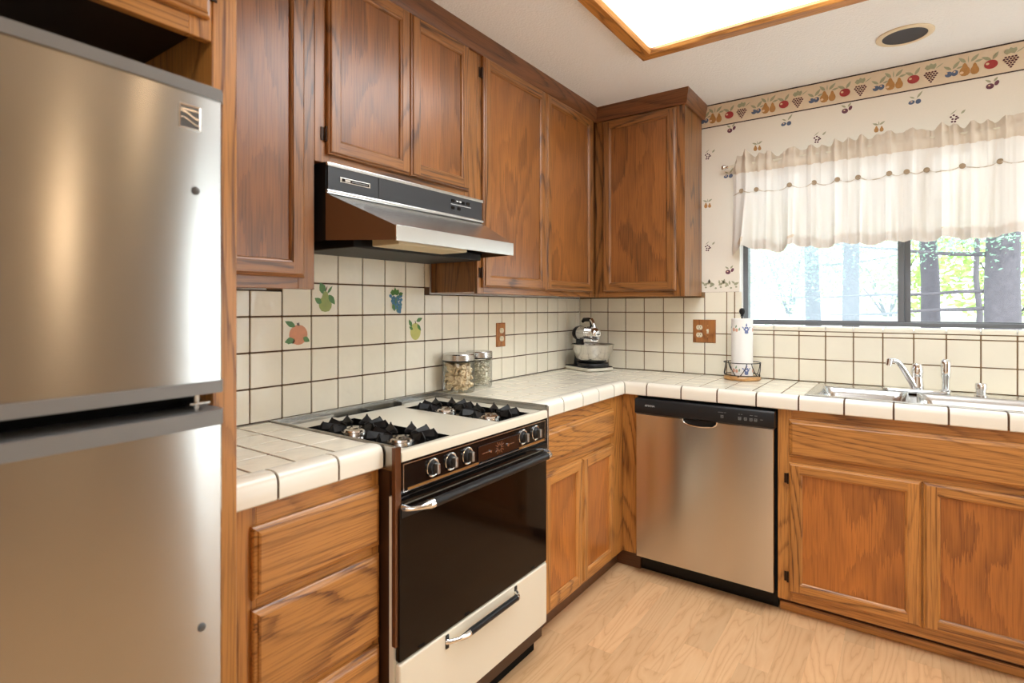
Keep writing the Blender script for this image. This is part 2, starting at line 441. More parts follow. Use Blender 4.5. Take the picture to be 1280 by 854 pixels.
    def build(s, name, mats, parent=None, smooth=35, weld=True):
        me = bpy.data.meshes.new(name)
        off = Vector((0, 0, 0))
        q = parent
        while q is not None: off += q.location; q = q.parent
        me.from_pydata([(v[0]-off.x, v[1]-off.y, v[2]-off.z) for v in s.v], [], s.f)
        mats = mats if isinstance(mats, (list, tuple)) else [mats]
        for mm in mats: me.materials.append(mm)
        me.polygons.foreach_set('material_index', s.m)
        bm = bmesh.new(); bm.from_mesh(me)
        if weld: bmesh.ops.remove_doubles(bm, verts=bm.verts, dist=1e-5)
        bmesh.ops.recalc_face_normals(bm, faces=bm.faces)
        bm.to_mesh(me); bm.free()
        if smooth:
            me.shade_smooth(); me.set_sharp_from_angle(angle=math.radians(smooth))
        o = bpy.data.objects.new(name, me); C.objects.link(o)
        if parent is not None: o.parent = parent
        if smooth and s.bev:
            w = o.modifiers.new('weighted_normals', 'WEIGHTED_NORMAL'); w.keep_sharp = True
        return o

def thing(name, label, cat, loc=(0, 0, 0), group=None):
    o = bpy.data.objects.new(name, None); C.objects.link(o); o.location = loc; o.empty_display_size = 0.05
    o['label'] = label; o['category'] = cat
    if group: o['group'] = group
    return o
def tag(o, label, cat, group=None):
    o['label'] = label; o['category'] = cat
    if group: o['group'] = group
    return o
def struct(o):
    o['kind'] = 'structure'; return o

def text_mb(txt, size, fn, m=0):
    """flat lettering as mesh; fn(u, v) -> xyz; centred"""
    cu = bpy.data.curves.new('lettering', 'FONT'); cu.body = txt; cu.size = size; cu.align_x = 'CENTER'; cu.align_y = 'CENTER'
    ob = bpy.data.objects.new('lettering', cu); C.objects.link(ob)
    dg = bpy.context.evaluated_depsgraph_get()
    me = bpy.data.meshes.new_from_object(ob.evaluated_get(dg))
    mb = MB(); mb.add([fn(v.co.x, v.co.y) for v in me.vertices], [tuple(p.vertices) for p in me.polygons], m)
    bpy.data.objects.remove(ob); bpy.data.curves.remove(cu); bpy.data.meshes.remove(me)
    return mb

Lmap = lambda x0: (lambda a, b, h: (x0+h, a, b))        # faces +x, a = y
Bmap = lambda y0: (lambda a, b, h: (a, y0-h, b))        # faces -y, a = x

# ---------------------------------------------------------------- room shell
CZ = 2.395
RX = 3.6; FY = -6.0
WX0, WX1, WZ0, WZ1 = 0.945, 2.62, 1.180, 2.02           # window opening

def fruit_pts(cx, cz, rx, rz, n=16, rot=0.0):
    out = []
    for k in range(n):
        a = 2*PI*k/n; x, z = rx*math.cos(a), rz*math.sin(a)
        out.append((cx+x*math.cos(rot)-z*math.sin(rot), cz+x*math.sin(rot)+z*math.cos(rot)))
    return out
def pear_pts(cx, cz, w, h):
    return [(cx+x*w, cz+z*h) for x, z in ((0,-.5),(.28,-.46),(.46,-.3),(.5,-.12),(.42,.06),(.28,.2),(.2,.36),(.1,.48),(-.06,.5),(-.18,.38),(-.26,.2),(-.42,.06),(-.5,-.12),(-.46,-.3),(-.28,-.46))]
def leaf_pts(x, z, ang, ln, w):
    out = []
    for t, k in ((0,0),(.2,.7),(.45,1),(.75,.6),(1,0),(.75,-.6),(.45,-1),(.2,-.7)):
        u, v = t*ln, k*w/2
        out.append((x+u*math.cos(ang)-v*math.sin(ang), z+u*math.sin(ang)+v*math.cos(ang)))
    return out

# material slots of the printed papers
PRINT = [wallpaper_m, pr_pear, pr_apple, pr_grape, pr_blue, pr_leaf, pr_plum, pr_light, border_m, black_line]
def onwall(mb, y):
    return lambda pts, m, lift=0.0: mb.poly([(p[0], y-lift, p[1]) for p in pts], m)

mb = MB()
T = 0.16
mb.box(-T, WX0, 0, T, 0, CZ); mb.box(WX1, RX+T, 0, T, 0, CZ)
mb.box(WX0, WX1, 0, T, 0, WZ0); mb.box(WX0, WX1, 0, T, WZ1, CZ)
P = onwall(mb, -0.0008)
rnd = random.Random(5)
def sprig(kind, x, z):
    if kind == 'plum':
        P(fruit_pts(x-.008, z-.004, .013, .012, 14), 6); P(fruit_pts(x+.014, z+.006, .007, .011, 12, -.4), 6, .0003)
        P(fruit_pts(x-.010, z-.001, .004, .003, 8), 7, .0006)
        P(leaf_pts(x-.004, z+.012, 2.5, .024, .009), 5); P(leaf_pts(x+.004, z+.014, .9, .022, .009), 5)
    elif kind == 'blue':
        P(fruit_pts(x-.013, z-.006, .012, .009, 14, .3), 4); P(fruit_pts(x+.011, z-.006, .010, .011, 14, -.5), 4, .0003)
        P(fruit_pts(x-.013, z-.003, .004, .003, 8), 7, .0006)
        P(leaf_pts(x-.002, z+.010, 2.6, .022, .007), 5); P(leaf_pts(x+.006, z+.010, .95, .036, .009), 5)
    elif kind == 'pear':
        P(pear_pts(x-.010, z-.008, .018, .030), 1); P(pear_pts(x+.010, z-.010, .016, .026), 1, .0003)
        P(leaf_pts(x-.002, z+.010, 2.7, .026, .009), 5); P(leaf_pts(x+.002, z+.010, .6, .026, .009), 5); P(leaf_pts(x, z+.008, 1.6, .020, .004), 5)
    else:
        for dx, dz in ((-.018,.004),(-.008,.010),(.001,.003),(-.012,-.006),(-.001,-.008),(-.014,-.017),(-.004,-.018),(.006,-.004)):
            P(fruit_pts(x+dx, z+dz, .0045, .004, 8), 3)
        P(leaf_pts(x-.02, z+.014, .7, .03, .004), 5); P(leaf_pts(x+.016, z+.012, .8, .022, .009), 5)
for kind, lst in dict(
    plum=[(.906,2.239),(1.427,2.235),(1.947,2.231),(2.467,2.231),(.897,1.482)],
    blue=[(1.169,2.225),(1.687,2.222),(2.207,2.222),(.892,1.998)],
    pear=[(1.034,2.128),(1.553,2.128),(2.07,2.128),(2.59,2.128),(.784,1.856)],
    cherry=[(.791,2.12),(1.31,2.12),(1.829,2.118),(2.35,2.118),(.791,1.618)]).items():
    for x, z in lst: sprig(kind, x, z)
# leafy vine row just above the tile
for k in range(7):
    x = .762+.026*k; z = 1.408+.006*math.sin(k*2.1)
    P(leaf_pts(x, z, .5+.9*(k % 3), .030, .014), 5); P(leaf_pts(x+.006, z+.006, 2.4-.7*(k % 2), .024, .010), 5)
    P(fruit_pts(x+.012, z-.010, .006, .005, 8), 5)
struct(mb.build('wall_back', PRINT))

mb = MB(); mb.box(-T, 0, FY-T, 0, 0, CZ); struct(mb.build('wall_left', white_paint))
mb = MB()
mb.box(RX, RX+T, -0.03, 0, 0, CZ); mb.box(RX, RX+T, FY-T, -1.01, 0, CZ); mb.box(RX, RX+T, -1.01, -0.03, 2.08, CZ)
struct(mb.build('wall_right', tan_paint))
mb = MB(); mb.box(-T, RX+T, FY-T, FY, 0, CZ); struct(mb.build('wall_front', white_paint))
mb = MB(); mb.box(-T, RX+T, FY-T, T, -0.1, 0); struct(mb.build('floor', floor_m))
mb = MB(); mb.box(-T, RX+T, FY-T, T, CZ, CZ+0.12); struct(mb.build('ceiling', ceiling_m))
# white reveal liner of the window
mb = MB(); mb.box(WX0, WX0+.004, .002, T, WZ0, WZ1); mb.box(WX1-.004, WX1, .002, T, WZ0, WZ1); mb.box(WX0, WX1, .002, T, WZ1-.004, WZ1)
struct(mb.build('trim_1', white_paint))
# glass door added in the unseen right-hand wall to brighten the refrigerator's reflection
mb = MB()
for y0, y1 in ((-1.01, -.95), (-.10, -.04)): mb.box(RX+.02, RX+.1, y0, y1, 0, 2.08)
mb.box(RX+.02, RX+.1, -.95, -.10, 2.0, 2.08); mb.box(RX+.02, RX+.1, -.95, -.10, 0, .1)
d1 = struct(mb.build('added_door', white_paint))
mb = MB(); mb.box(RX+.055, RX+.06, -.95, -.10, .1, 2.0); mb.build('added_door_pane', pane_glass, d1)

# wallpaper border under the ceiling
mb = MB(); BZ0, BZ1 = 2.270, CZ-.0005
mb.box(.30, RX, -.0012, -.0002, BZ0, BZ1, 8)
mb.box(.30, RX, -.0018, -.0002, BZ0-.001, BZ0+.004, 9); mb.box(.30, RX, -.0018, -.0002, BZ1-.006, BZ1, 9)
P = onwall(mb, -.0022)
for k in range(0, 8):
    x = .822+.2618*k
    # blue plums
    P(fruit_pts(x-.066, 2.310, .013, .012, 14, .3), 4); P(fruit_pts(x-.045, 2.311, .011, .013, 14, -.5), 4, .0003)
    P(fruit_pts(x-.074, 2.315, .005, .004, 8), 7, .0006); P(fruit_pts(x-.046, 2.316, .004, .004, 8), 7, .0006)
    P(leaf_pts(x-.056, 2.328, 2.5, .034, .012), 5); P(leaf_pts(x-.052, 2.330, .9, .040, .014), 5); P(leaf_pts(x-.04, 2.328, .3, .024, .008), 5)
    # two pears
    P(pear_pts(x-.012, 2.318, .036, .056), 1); P(pear_pts(x+.021, 2.315, .029, .050), 1, .0003)
    P(fruit_pts(x-.022, 2.306, .007, .006, 8), 7, .0006)
    P(leaf_pts(x-.008, 2.347, 2.3, .036, .014), 5); P(leaf_pts(x+.008, 2.347, .8, .040, .014), 5); P(leaf_pts(x, 2.345, 1.55, .030, .004), 5)
    P(leaf_pts(x+.02, 2.343, .2, .03, .010), 5)
    # red apple
    P(fruit_pts(x+.073, 2.319, .022, .019, 18), 2); P(fruit_pts(x+.062, 2.323, .006, .005, 8), 7, .0006)
    P(leaf_pts(x+.074, 2.338, 2.6, .036, .014), 5); P(leaf_pts(x+.078, 2.338, 1.0, .036, .013), 5)
    # grapes with a vine leaf
    for row, nn in enumerate((4, 5, 4, 3, 2, 1)):
        for c_ in range(nn):
            P(fruit_pts(x+.135+(c_-(nn-1)/2)*.0105, 2.335-row*.0085, .0046, .0038, 8), 3)
    P([(x+.135+px, 2.357+pz) for px, pz in ((-.022,.0),(-.014,.012),(-.006,.010),(0,.018),(.008,.011),(.018,.014),(.020,.002),(.012,-.010),(0,-.006),(-.012,-.011))], 5)
    P(leaf_pts(x+.152, 2.348, .6, .034, .004), 5)
struct(mb.build('trim_3', PRINT))

# ---------------------------------------------------------------- window over the sink
mb = MB()
Y0, Y1 = .075, .135
fx0, fx1, fz0, fz1 = WX0+.002, WX1-.002, WZ0+.018, WZ1-.002
mb.box(fx0, fx0+.026, Y0, Y1, fz0, fz1, 0, .003); mb.box(fx1-.026, fx1, Y0, Y1, fz0, fz1, 0, .003)
mb.box(fx0+.02, fx1-.02, Y0, Y1, fz0, fz0+.020, 0, .003); mb.box(fx0+.02, fx1-.02, Y0, Y1, fz1-.03, fz1, 0, .003)
win = struct(mb.build('window_1', alu_frame))
mb = MB()
xm = 1.646
mb.box(xm-.024, xm+.001, Y0+.006, Y0+.03, fz0+.018, fz1-.02, 0, .003)
mb.box(fx0+.024, xm-.02, Y0+.008, Y0+.028, fz0+.018, fz0+.026, 0, .002)
mb.box(xm-.016, xm-.008, Y0-.004, Y0+.008, 1.575, 1.605, 0, .002)
mb.build('sliding_sash', alu_frame, win)
mb = MB(); mb.box(xm+.001, xm+.026, Y0+.025, Y0+.05, fz0+.018, fz1-.02, 0, .003)
mb.box(xm+.02, fx1-.02, Y0+.028, Y0+.048, fz0+.018, fz0+.026, 0, .002)
mb.build('fixed_sash', alu_frame, win)
mb = MB(); mb.box(fx0+.024, xm-.02, Y0+.017, Y0+.019, fz0+.02, fz1-.02); mb.build('pane', pane_glass, win)
mb = MB(); mb.box(xm+.02, fx1-.02, Y0+.037, Y0+.039, fz0+.02, fz1-.02); mb.build('pane', pane_glass, win)
mb = MB(); mb.add([(fx0+.02, Y0+.052, fz0+.02), (xm, Y0+.052, fz0+.02), (xm, Y0+.052, fz1-.02), (fx0+.02, Y0+.052, fz1-.02)], [(0, 1, 2, 3)])
mb.build('insect_screen', screen_m, win)

# ---------------------------------------------------------------- tiled backsplash
PIT = .114; GAP = .0048; TH = .009
Z0 = 1.2594
def tile_left(mb, y0, y1, z0, z1):
    g = GAP/2
    if y1-y0 < .012 or z1-z0 < .012: return
    mb.box(.002, TH, y0+g, y1-g, z0+g, z1-g, 0, .0022, 2)
mb = MB()
rows = [Z0+PIT*k for k in range(-3, 3)]
mb.box(.0003, .004, -2.59, -.006, .921, 1.345, 1); mb.box(.0003, .004, -2.162, -1.392, 1.34, 1.486, 1)
ys = [-2.59]+[-2.2242+PIT*k for k in range(-3, 20)]+[-.006]
for i in range(len(ys)-1):
    a, b = ys[i], ys[i+1]
    for j in range(5):
        z0, z1 = max(rows[j], .922), rows[j+1]
        if j == 4:
            a2, b2 = max(a, -2.16), min(b, -1.392)
            if b2 > a2: tile_left(mb, a2, b2, z0, min(z1, 1.484))
        elif j == 3:
            # the row is cut by the cabinets, but full under the hood
            if a >= -2.165-.06 and b <= -1.392+.1: tile_left(mb, a, b, z0, z1 if (a > -2.163 and b < -1.39) else 1.344)
            else: tile_left(mb, a, b, z0, 1.344)
        else: tile_left(mb, a, b, z0, z1)
# painted fruit
def Q(pts, m, lift=0.0): mb.poly([(TH+.0004+lift, p[0], p[1]) for p in pts], m)
def grape_leaf(x, z, s, m): Q([(x+px*s, z+pz*s) for px, pz in ((-1,0),(-.6,.5),(-.25,.4),(0,.9),(.3,.45),(.8,.55),(.9,0),(.5,-.4),(0,-.25),(-.5,-.45))], m)
# peach
cy_, cz_ = -2.055, 1.198
Q(fruit_pts(cy_+.006, cz_-.002, .036, .034, 22), 3); Q(leaf_pts(cy_-.006, cz_+.026, 2.7, .044, .020), 2, .0002); Q(leaf_pts(cy_-.012, cz_-.016, 3.4, .036, .022), 2, .0004)
grape_leaf(cy_-.024, cz_-.024, .018, 2); Q(leaf_pts(cy_+.024, cz_-.012, -.5, .030, .020), 2, .0004); Q(leaf_pts(cy_+.008, cz_+.026, 1.6, .016, .004), 7, .0006)
Q(leaf_pts(cy_+.008, cz_+.030, 2.4, .012, .010), 7, .0005)
# pear
cy_, cz_ = -1.939, 1.316
Q(pear_pts(cy_, cz_-.006, .056, .074), 4); Q(leaf_pts(cy_+.002, cz_+.030, 2.3, .040, .022), 2, .0002); Q(leaf_pts(cy_-.016, cz_-.012, 2.6, .034, .022), 2, .0004)
Q(leaf_pts(cy_+.014, cz_+.018, -.9, .044, .024), 2, .0004); Q(leaf_pts(cy_+.008, cz_+.022, .9, .036, .010), 2, .0005); Q(leaf_pts(cy_, cz_+.028, 1.2, .024, .005), 7, .0006)
Q(leaf_pts(cy_-.010, cz_+.02, 1.9, .04, .02), 2, .0003)
# grapes
cy_, cz_ = -1.597, 1.315
rg = random.Random(2)
for k in range(60):
    t = k/59.0; w = .034*(1-.7*t); 
    Q(fruit_pts(cy_+rg.uniform(-w, w)+.012*t, cz_+.022-.066*t, .0068, .0068, 10), 6 if k % 6 else 2, .00005*k)
grape_leaf(cy_-.004, cz_+.032, .026, 2); Q(leaf_pts(cy_-.020, cz_-.012, -1.2, .032, .018), 2, .004); Q(leaf_pts(cy_+.012, cz_+.026, .2, .026, .016), 2, .0042)
# lemon
cy_, cz_ = -1.483, 1.202
Q(fruit_pts(cy_, cz_-.014, .031, .036, 20), 5); Q(leaf_pts(cy_+.002, cz_+.016, 1.9, .018, .006), 7, .0003)
Q(leaf_pts(cy_+.004, cz_+.028, .35, .040, .018), 2, .0004); Q(leaf_pts(cy_-.022, cz_+.006, 2.1, .036, .018), 2, .0004); Q(leaf_pts(cy_+.010, cz_+.016, -.9, .036, .016), 2, .0005); Q(leaf_pts(cy_-.016, cz_-.006, 2.6, .026, .014), 2, .0005)
tag(mb.build('tile_backsplash', [tile_m, grout_m, t_green, t_peach, t_pear, t_lemon, t_blue, t_brown]), 'cream tile backsplash with four painted fruit tiles behind the gas range', 'backsplash')

mb = MB()
def tile_back(x0, x1, z0, z1, bev=.0022):
    g = GAP/2
    mb.box(x0+g, x1-g, -TH, -.002, z0+g, z1-g, 0, bev)
mb.box(.0095, .945, -.004, -.0003, .921, 1.372, 1); mb.box(.945, RX-.2, -.004, -.0003, .921, 1.172, 1)
xs = [.0095]+[.0856+PIT*k for k in range(0, 8)]+[.9231]
for i in range(len(xs)-1):
    for j in range(4):
        z1 = rows[j+1]
        if j == 3 and xs[i] < .752: z1 = 1.344
        if j == 3 and xs[i] < .75 < xs[i+1]: z1 = 1.373
        if j == 3 and xs[i+1] < .77: z1 = 1.344
        tile_back(xs[i], xs[i+1], max(rows[j], .922), z1)
for j in range(4):     # bullnose column at the window edge
    z1 = rows[j+1]; z0 = max(rows[j], .922)
    if j >= 3 or z0 > 1.15 or True:
        if z1 < 1.15: tile_back(.9231, .9976, z0, z1)
        elif z0 < 1.15: tile_back(.9231, .9615, z0, z1, .007)
        else: tile_back(.9231, .9615, z0, z1, .007)
xs2 = [.9976+PIT*k for k in range(0, 22)]
for i in range(len(xs2)-1):
    for j in range(2): tile_back(xs2[i], xs2[i+1], max(rows[j], .922), rows[j+1] if j == 0 else 1.148)
    tile_back(xs2[i], xs2[i+1], 1.148, 1.170)
    g = GAP/2    # bullnose sill tiles, rounding over into the reveal
    def sillp(a, b, d): return (d, a, b)
    mb.prism([(-.010, 1.1725), (-.010, 1.186), (-.0075, 1.192), (-.002, 1.195), (.072, 1.195), (.072, 1.1805), (-.002, 1.1805), (-.002, 1.1725)], sillp, xs2[i]+g if i else .963, min(xs2[i+1]-g, WX1-.005) if xs2[i] < WX1-.02 else xs2[i]+g+.001, 0) if xs2[i] < WX1-.02 else None
tag(mb.build('tile_backsplash', [tile_m, grout_back]), 'cream tile backsplash below the window, behind the sink and mixer', 'backsplash')

# ---------------------------------------------------------------- cabinet pieces
STILE = .050
LIP = [(0, .0005), (0, .009), (.002, .012), (.006, .0135), (.007, .0172), (.010, .019)]
BEAD = [(0, .019), (.0015, .0165), (.005, .0150), (.008, .0115), (.009, .0080)]
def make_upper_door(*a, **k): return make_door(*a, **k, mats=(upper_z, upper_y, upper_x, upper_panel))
def make_door(parent, mp, axis, a0, a1, b0, b1, hinge=None, mats=None):
    wv, wy, wx, wp = mats or (wood_z, wood_y, wood_x, wood_panel)
    wh = wy if axis == 1 else wx
    mb = MB()
    mb.ring(mp, a0, a1, b0, b1, LIP, 0, 1)
    o = .010; w = STILE-.009
    for x0, x1 in ((a0+o, a0+w), (a1-w, a1-o)):
        mb.poly([mp(x0, b0+o, .019), mp(x1, b0+o, .019), mp(x1, b1-o, .019), mp(x0, b1-o, .019)], 0)
    for z0, z1 in ((b0+o, b0+w), (b1-w, b1-o)):
        mb.poly([mp(a0+w, z0, .019), mp(a1-w, z0, .019), mp(a1-w, z1, .019), mp(a0+w, z1, .019)], 1)
    mb.ring(mp, a0+w, a1-w, b0+w, b1-w, BEAD, 0, 1)
    mb.poly([mp(a0, b0, .0005), mp(a1, b0, .0005), mp(a1, b1, .0005), mp(a0, b1, .0005)], 0)
    d = mb.build('door', [wv, wh], parent, smooth=0, weld=False)
    pm = MB(); i = w+.0085
    vs = [(a0+i, b0+i), (a1-i, b0+i), (a1-i, b1-i), (a0+i, b1-i)]
    pm.prism(vs, mp, .002, .0078); pm.build('panel', wp, d, smooth=0)
    if hinge is not None:
        for z in (b0+.06, b1-.07):
            hm = MB(); a = a0-.008 if hinge < 0 else a1+.008
            lo = min(a, a+.006*hinge)
            c = [mp(a-.010*(1 if hinge < 0 else 0), z-.020, .0005), mp(a+.010*(0 if hinge < 0 else 1), z+.020, .0035)]
            hm.box(c[0][0], c[1][0], c[0][1], c[1][1], c[0][2], c[1][2], 0, .001)
            p0, p1 = mp(a+.0045*(1 if hinge < 0 else -1), z-.022, .007), mp(a+.0045*(1 if hinge < 0 else -1), z+.022, .007)
            hm.tube([p0, p1], .0042, 8)
            hm.build('hinge', bronze, d)
    return d
def make_drawer_front(parent, mp, axis, a0, a1, b0, b1, name='drawer'):
    mb = MB()
    mb.ring(mp, a0, a1, b0, b1, [(0, .0005), (0, .009), (.003, .012), (.009, .0135), (.011, .0168), (.015, .019)], 0, 0, 0)
    mb.poly([mp(a0, b0, .0005), mp(a1, b0, .0005), mp(a1, b1, .0005), mp(a0, b1, .0005)], 0)
    return mb.build(name, wood_y if axis == 1 else wood_x, parent, smooth=0, weld=False)
def frame_boxes(mb, mp, boxes):
    """face frame members: (a0, a1, b0, b1, mat); 18 mm thick, front at h = 0"""
    for a0, a1, b0, b1, m in boxes:
        p, q = mp(a0, b0, -.018), mp(a1, b1, 0)
        mb.box(p[0], q[0], p[1], q[1], p[2], q[2], m, .0012, 1)

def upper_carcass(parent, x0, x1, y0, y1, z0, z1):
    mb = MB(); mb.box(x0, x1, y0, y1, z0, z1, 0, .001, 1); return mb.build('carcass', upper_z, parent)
UF = .262          # face frames of the uppers on the left wall
UB = -.312
def carcass(name, parent, x0, x1, y0, y1, z0, z1):
    mb = MB(); mb.box(x0, x1, y0, y1, z0, z1, 0, .001, 1); return mb.build(name, wood_z, parent)

# upper cabinet at the left end
t = thing('upper_cabinet', 'single-door oak wall cabinet between the refrigerator panel and the range hood', 'cabinet', (0, -2.38, 1.342))
upper_carcass(t, .0005, UF-.018, -2.594, -2.170, 1.350, 2.34)
mb = MB(); frame_boxes(mb, Lmap(UF), [(-2.594, -2.55, 1.342, 2.34, 0), (-2.225, -2.1695, 1.342, 2.34, 0), (-2.55, -2.225, 1.342, 1.392, 1), (-2.55, -2.225, 2.30, 2.34, 1)])
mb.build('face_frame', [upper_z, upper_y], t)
make_upper_door(t, Lmap(UF), 1, -2.565, -2.2104, 1.3745, 2.318)
# over the hood
t = thing('upper_cabinet', 'short two-door oak wall cabinet mounted over the range hood', 'cabinet', (0, -1.77, 1.72))
upper_carcass(t, .0005, UF-.018, -2.1685, -1.3875, 1.735, 2.34)
mb = MB(); frame_boxes(mb, Lmap(UF), [(-2.1685, -2.115, 1.722, 2.34, 0), (-1.47, -1.3875, 1.722, 2.34, 0), (-2.115, -1.47, 1.722, 1.77, 1), (-2.115, -1.47, 2.30, 2.34, 1), (-1.81, -1.75, 1.77, 2.30, 0)])
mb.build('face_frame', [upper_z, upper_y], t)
make_upper_door(t, Lmap(UF), 1, -2.130, -1.7835, 1.748, 2.318, -1)
make_upper_door(t, Lmap(UF), 1, -1.779, -1.4545, 1.748, 2.318)
# right of the hood
t = thing('upper_cabinet', 'tall two-door oak wall cabinet right of the hood above the outlet and jars', 'cabinet', (0, -.86, 1.345))
upper_carcass(t, .0095, UF-.018, -1.3865, -.33, 1.352, 2.34)
mb = MB(); frame_boxes(mb, Lmap(UF), [(-1.3865, -1.345, 1.345, 2.34, 0), (-.385, -.331, 1.345, 2.34, 0), (-1.345, -.385, 1.345, 1.392, 1), (-1.345, -.385, 2.30, 2.34, 1), (-.89, -.84, 1.392, 2.30, 0)])
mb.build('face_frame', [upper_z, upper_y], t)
make_upper_door(t, Lmap(UF), 1, -1.3605, -.8695, 1.371, 2.318, -1)
make_upper_door(t, Lmap(UF), 1, -.8650, -.3720, 1.371, 2.318)
# corner cabinet on the window wall
t = thing('upper_cabinet', 'single-door oak wall cabinet beside the window above the stand mixer', 'cabinet', (.5, 0, 1.345))
upper_carcass(t, .02, .7545, UB+.018, -.0095, 1.350, 2.34)
mb = MB(); frame_boxes(mb, Bmap(UB), [(.2635, .325, 1.345, 2.34, 0), (.70, .7575, 1.345, 2.34, 0), (.325, .70, 1.345, 1.392, 1), (.325, .70, 2.30, 2.34, 1)])
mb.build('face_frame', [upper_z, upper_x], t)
make_upper_door(t, Bmap(UB), 0, .313, .7155, 1.3735, 2.312)

# crown moulding over the uppers
prof = [(0, 2.318), (.010, 2.318), (.016, 2.330), (.018, 2.352), (.024, 2.372), (.026, CZ-.0003), (-.02, CZ-.0003)]
mb = MB()
def crown_run(p0, p1, nrm, m0, m1, m):
    p0 = Vector(p0); p1 = Vector(p1); nrm = Vector(nrm); d = (p1-p0).normalized()
    vs = []
    for p, mt in ((p0, m0), (p1, m1)):
        for h, z in prof:
            q = p+nrm*h+d*(mt*h); vs.append((q.x, q.y, z))
    n = len(prof)
    fs = [(i, (i+1) % n, n+(i+1) % n, n+i) for i in range(n)]+[tuple(range(n-1, -1, -1)), tuple(range(n, 2*n))]
    mb.add(vs, fs, m)
crown_run((UF, -2.594, 0), (UF, UB, 0), (1, 0, 0), 0, -1, 0)
crown_run((UF, UB, 0), (.7575, UB, 0), (0, -1, 0), 1, 1, 1)
crown_run((.7575, UB, 0), (.7575, -.0025, 0), (1, 0, 0), -1, 0, 0)
struct(mb.build('trim_4', [wood_crown_y, wood_crown_x], weld=False))

# tall end panel and the cabinet over the refrigerator
mb = MB(); mb.box(.0005, .60, -2.646, -2.597, .0005, CZ-.0005, 0, .002, 1)
tag(mb.build('end_panel', wood_z), 'tall oak end panel standing between refrigerator and counter', 'panel')
t = thing('upper_cabinet', 'deep oak wall cabinet high above the refrigerator with a dark gap below', 'cabinet', (.2, -3.0, 1.795))
mb = MB(); mb.box(.0005, .58, -3.50, -2.648, 1.83, CZ-.0005); mb.build('carcass', alcove_shade, t)
mb = MB(); frame_boxes(mb, Lmap(.60), [(-3.50, -3.44, 1.795, CZ-.001, 0), (-2.69, -2.6475, 1.795, CZ-.001, 0), (-3.44, -2.69, 1.795, 1.85, 1), (-3.44, -2.69, 2.34, CZ-.001, 1)])
mb.build('face_frame', [wood_z, wood_y], t)
make_door(t, Lmap(.60), 1, -3.07, -2.636-.02, 1.832, 2.35, 1)
make_door(t, Lmap(.60), 1, -3.49, -3.075, 1.832, 2.35)

# ---------------------------------------------------------------- range hood
t = thing('range_hood', 'stainless under-cabinet range hood with black fascia above the gas range', 'range hood', (0, -1.765, 1.485))
hy0, hy1, hx = -2.147, -1.388, .285
ly0, ly1, lx = -2.062, -1.468, .492
mb = MB()
V = [(.010, hy0, 1.488), (hx, hy0, 1.488), (hx, hy0, 1.7195), (.010, hy0, 1.7195), (.010, hy1, 1.488), (hx, hy1, 1.488), (hx, hy1, 1.7195), (.010, hy1, 1.7195),
     (lx, ly0, 1.482), (lx, ly0, 1.524), (lx, ly1, 1.482), (lx, ly1, 1.524), (hx, hy0, 1.628), (hx, hy1, 1.628)]
mb.add(V, [(0, 1, 12, 2, 3)], 0); mb.add(V, [(5, 4, 7, 6, 13)], 0)
mb.add(V, [(3, 2, 6, 7), (12, 13, 6, 2)], 0); mb.add(V, [(0, 3, 7, 4)], 0)
mb.add(V, [(1, 8, 9, 12), (5, 13, 11, 10)], 1)
mb.add(V, [(12, 9, 11, 13)], 2)
mb.build('shell', [black_satin, brown_steel, steel], t, smooth=0)
mb = MB(); mb.box(lx-.004, lx+.003, ly0-.001, ly1+.001, 1.480, 1.526, 0, .002); mb.build('front_lip', steel, t)
mb = MB(); mb.box(hx, hx+.006, hy0+.004, hy1-.004, 1.640, 1.708, 0, .001)
mb.box(hx, hx+.0075, -1.945, -1.9435, 1.642, 1.706, 1)
fs_ = mb.build('fascia', [hood_black, black_satin], t)
mb = MB()
mb.box(hx+.006, hx+.0072, -1.5855, -1.4655, 1.6765, 1.6785)
for y in (-1.575, -1.545, -1.515, -1.485): mb.box(hx+.006, hx+.010, y-.009, y+.009, 1.684, 1.696, 1, .002)
for y in (-1.575, -1.540): mb.box(hx+.006, hx+.010, y-.009, y+.009, 1.658, 1.670, 1, .002)
for y in (-1.552, -1.535): mb.box(hx+.0103, hx+.0108, y-.006, y+.006, 1.688, 1.693)
mb.build('switch', [white_print, black_gloss], fs_)
mb = MB(); mb.box(hx+.006, hx+.0085, -2.100, -1.981, 1.667, 1.682, 0, .003)
mb.box(hx+.0085, hx+.0089, -2.094, -1.987, 1.6695, 1.6795, 1)
mb.box(hx+.0089, hx+.0095, -2.082, -2.062, 1.671, 1.678, 0)
for k in range(16): mb.box(hx+.0089, hx+.0093, -2.056+k*.004, -2.0535+k*.004, 1.6725, 1.6765, 2)
mb.build('name_badge', [chrome_soft, black_gloss, grey_print], fs_)
mb = MB(); mb.box(hx-.001, hx+.009, hy0, hy1, 1.708, 1.7195, 0, .002); mb.tube([(hx+.004, hy0, 1.634), (hx+.004, hy1, 1.634)], .0065, 10)
mb.build('trim_strip', steel, t)
mb = MB()
V = [(.012, hy0+.006, 1.489), (hx, hy0+.006, 1.489), (lx-.006, ly0+.006, 1.484), (lx-.006, ly1-.006, 1.484), (hx, hy1-.006, 1.489), (.012, hy1-.006, 1.489)]
top = [(a, b, 1.505) for a, b, _ in V]
mb.add(top, [(0, 1, 2, 3, 4, 5)], 0)
mb.box(.05, .33, -2.08, -1.45, 1.470, 1.500, 1, .004)
mb.build('grease_filter', [black_matte, black_iron], t, smooth=0)
mb = MB(); mb.box(.355, .470, -2.03, -1.71, 1.474, 1.503, 0, .004); mb.build('light_lens', cream_lens, t)

